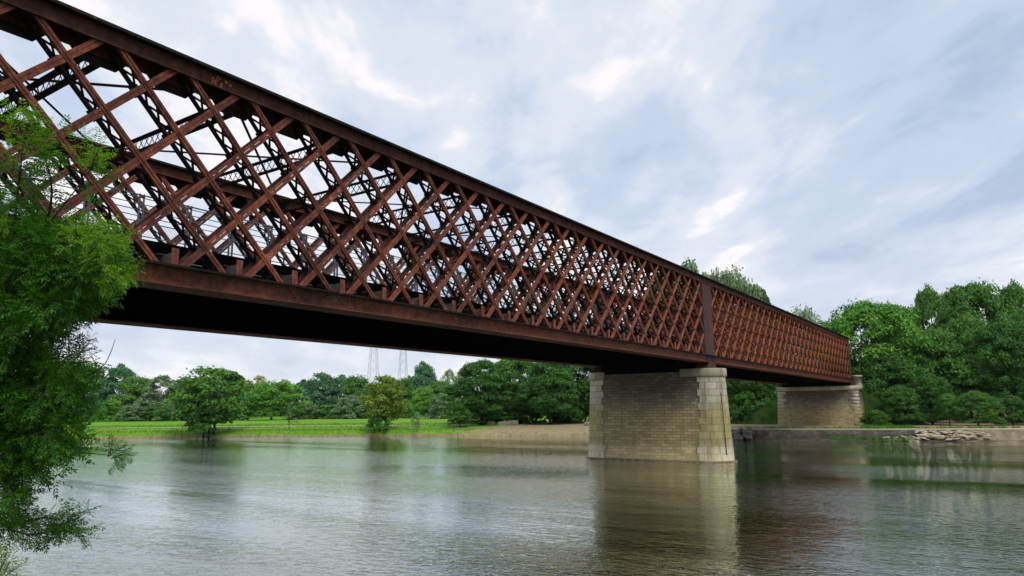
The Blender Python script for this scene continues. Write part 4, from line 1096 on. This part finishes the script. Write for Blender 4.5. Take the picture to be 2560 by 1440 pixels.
# main body, from the bright rounded bough to the dark lower boughs
lump(205, 665, 84, 80, 9.6, 190); lump(95, 680, 130, 110, 9.9, 250); lump(262, 640, 40, 62, 9.3, 60, 'ashtip', 0.17); lump(210, 600, 60, 36, 9.3, 40, 'ashtip', 0.17)
lump(30, 805, 112, 85, 9.9, 220); lump(112, 768, 66, 52, 9.5, 76)
lump(10, 920, 84, 90, 10.0, 170); lump(132, 980, 66, 56, 9.6, 140); lump(40, 1035, 105, 80, 9.9, 200)
lump(132, 1088, 56, 42, 9.5, 84); lump(0, 1125, 56, 60, 9.9, 84); lump(165, 915, 36, 40, 9.5, 22)
lump(0, 570, 60, 70, 10.0, 50); lump(80, 530, 70, 60, 9.8, 24, dz=0.4); lump(215, 450, 40, 35, 9.7, 8, dz=0.3); lump(50, 600, 100, 42, 9.9, 44)
lump(85, 410, 45, 75, 9.8, 22, dz=0.3); lump(60, 340, 38, 42, 9.8, 16, 'ashtip', 0.19, 0.3, (0.1, 0.8)); lump(235, 400, 34, 22, 9.7, 9, 'ashtip', 0.17, 0.2, (0.5, 0.8))
lump(150, 370, 45, 40, 9.8, 8, 'ashtip', 0.18, 0.3, (0.4, 0.5)); lump(35, 470, 50, 60, 9.9, 18, dz=0.4)
lump(-70, 780, 90, 310, 10.4, 300); lump(-20, 1010, 60, 130, 10.1, 120)
lump(8, 1250, 30, 60, 9.6, 24); lump(-10, 1200, 40, 60, 9.8, 36)
lump(60, 1318, 105, 26, 9.3, 62, size=0.17, dz=0.4, bias=(0.9, 0.0)); lump(182, 1322, 30, 34, 9.2, 14, size=0.15, dz=0.2, bias=(0.5, 0.3))
lump(185, 878, 22, 16, 9.6, 7, size=0.13, dz=0.2, bias=(0.7, 0.6)); lump(212, 862, 18, 16, 9.6, 5, size=0.12, dz=0.2, bias=(0.6, 0.7))
lump(285, 1140, 28, 16, 9.5, 11, size=0.14, dz=0.2, bias=(0.5, 0.1)); lump(55, 1170, 60, 26, 9.8, 26)
for kk in ('ash', 'ashtip'):
    V = np.array([tuple(q) for lf in LV[kk] for q in lf]); n = len(V)//4
    ti = np.repeat(RNG.random(n), 4)
    achild(link('foliage', npmesh('foliage', V, np.arange(n*4).reshape(-1, 4), LM[kk], attr=ti)))
def limb(pix, d0, rad0, rad1, m):
    pts = []
    for k, (x, y) in enumerate(pix): pts.append(at(x, y, d0+0.12*math.sin(k*1.7)))
    cc = catmull([tuple(p) for p in pts], 4) if len(pts) > 2 else pts
    nn = len(cc); m.tube(cc, [rad0+(rad1-rad0)*i/(nn-1) for i in range(nn)], 6)
bm = MB()
for pix, r0_, r1_ in (([(-160, 1100), (-40, 900), (20, 700), (40, 520), (62, 330)], 0.05, 0.006), ([(-140, 1050), (0, 800), (90, 640), (130, 480), (100, 360)], 0.04, 0.005),
                      ([(-140, 1050), (10, 850), (130, 700), (280, 610)], 0.04, 0.006), ([(-150, 1200), (-30, 1090), (70, 1010), (200, 960)], 0.04, 0.006),
                      ([(-150, 1230), (-20, 1150), (80, 1110), (190, 1120)], 0.03, 0.005), ([(-150, 1260), (-30, 1290), (60, 1335), (150, 1322), (215, 1305)], 0.022, 0.004),
                      ([(40, 640), (120, 560), (200, 460), (250, 390)], 0.014, 0.004), ([(60, 1050), (110, 950), (200, 880), (225, 850)], 0.010, 0.003), ([(120, 1110), (200, 1130), (290, 1140)], 0.010, 0.003)):
    limb(pix, 9.9 if r0_ > .02 else 9.5, r0_, r1_, bm)
achild(bm.build('limb', M_BARKD)); achild(TW.build('twig', M_BARK))
m = MB(); limb([(90, 1030), (170, 965), (222, 938), (258, 915), (277, 880), (288, 848)], 9.4, 0.012, 0.0035, m); achild(m.build('bare_twig', M_BARK))
m = MB(); m.tube([(1.55, 10.2, 1.7), (1.5, 10.3, 3.0), (1.35, 10.5, 4.6), (1.25, 10.6, 6.5), (1.2, 10.6, 8.0)], [0.26, 0.21, 0.17, 0.11, 0.05], 10)
for tx, ty in ((-160, 1100), (-140, 1050), (-150, 1200), (-150, 1260)):
    e = at(tx, ty, 9.9); m.tube([(1.45, 10.35, e.z-0.5), tuple((Vector((1.45, 10.35, e.z-0.1))+e)/2), tuple(e)], [0.09, 0.06, 0.045], 6)
achild(m.build('trunk', M_BARKD))
# pale leaves of a bush in the bottom left corner
nb = empty('elder_bush', tuple(at(-60, 1560, 7.5))); tag(nb, 'light green bush reaching into the bottom left corner', 'bush')
bpy.context.view_layer.update()
LV2 = []; TW = MB()
LVk = {'b': LV2}
for k in range(70):
    p = at(rr.uniform(-90, 24), 1440+rr.uniform(-35, 110), 7.5+rr.uniform(-.4, .4)); sprig(LV2, p, Vector((rr.gauss(.2, .5), rr.gauss(0, .5), rr.uniform(.1, .8))), 2, 0.13)
for px, py in ((60, 1408), (78, 1432)):
    sprig(LV2, at(20, py+22, 7.5), RGT*1.0+UPV*0.35, 3, 0.085)
V = np.array([tuple(q) for lf in LV2 for q in lf]); n = len(V)//4
LM['elder'] = leafmat('elder_leaves', (0.12, 0.22, 0.04), (0.26, 0.36, 0.10), 0.5, 0.4)
for o in (link('foliage', npmesh('foliage', V, np.arange(n*4).reshape(-1, 4), LM['elder'], attr=np.repeat(RNG.random(n), 4))), TW.build('stem', M_BARK)):
    o.parent = nb; o.matrix_parent_inverse = Matrix.Translation(-nb.location)

# ------------------------------------------------------------------ air
hm = MB(); hm.box(-700, 760, -700, 800, -3.5, 62)
hmat = bpy.data.materials.new('haze_air'); hmat.use_nodes = True; ht = hmat.node_tree; ht.nodes.remove(ht.nodes['Principled BSDF'])
pv = N(ht, 'ShaderNodeVolumePrincipled', Density=0.00004); pv.inputs['Color'].default_value = (0.88, 0.93, 1.0, 1); ht.links.new(pv.outputs[0], ht.nodes['Material Output'].inputs['Volume'])
tag(hm.build('haze', hmat), 'thin pale haze over the river and the far wood', kind='stuff')

m = MB(); rp = random.Random(4)
for k in range(16):
    x_ = 12.15+rp.uniform(0, 0.75); z_ = 14.76+rp.uniform(0.0, 0.27)-0.12*(x_-12.15); w_ = rp.uniform(0.03, 0.10)
    m.prism([(x_, z_), (x_+w_, z_-0.02), (x_+w_*1.2, z_+rp.uniform(.03, .09)), (x_+w_*0.3, z_+rp.uniform(.04, .10))], 1, 19.918, 19.9215-0.0001*k)
bc(m.build('flaking_primer', plain('salmon_primer', (0.42, 0.16, 0.10), 0.8, 0.3, 20)))

# worn earth slope in front of the wall where the stones lie
EB = [i for i in QI if SHORE[i].y < 8.5]
def earthz(s_, x, y):
    f = min(1.0, max(0.0, (8.5-y)/5.0)); return -0.5+(s_+2.1)/2.0*(0.55+1.36*f)+0.12*noise2(x*4, y*4)*(1 if -1.9 < s_ < -0.3 else 0)
strip_o = strip('earth_bank', [SHORE[i] for i in EB], [SN[i] for i in EB], [-2.1, -1.8, -1.5, -1.2, -0.9, -0.6, -0.35, -0.12], earthz, plain('worn_earth', (0.21, 0.165, 0.11), 0.95, 0.45, 1.4))
tag(strip_o, 'sloping bare earth at the foot of the right bank', kind='structure')
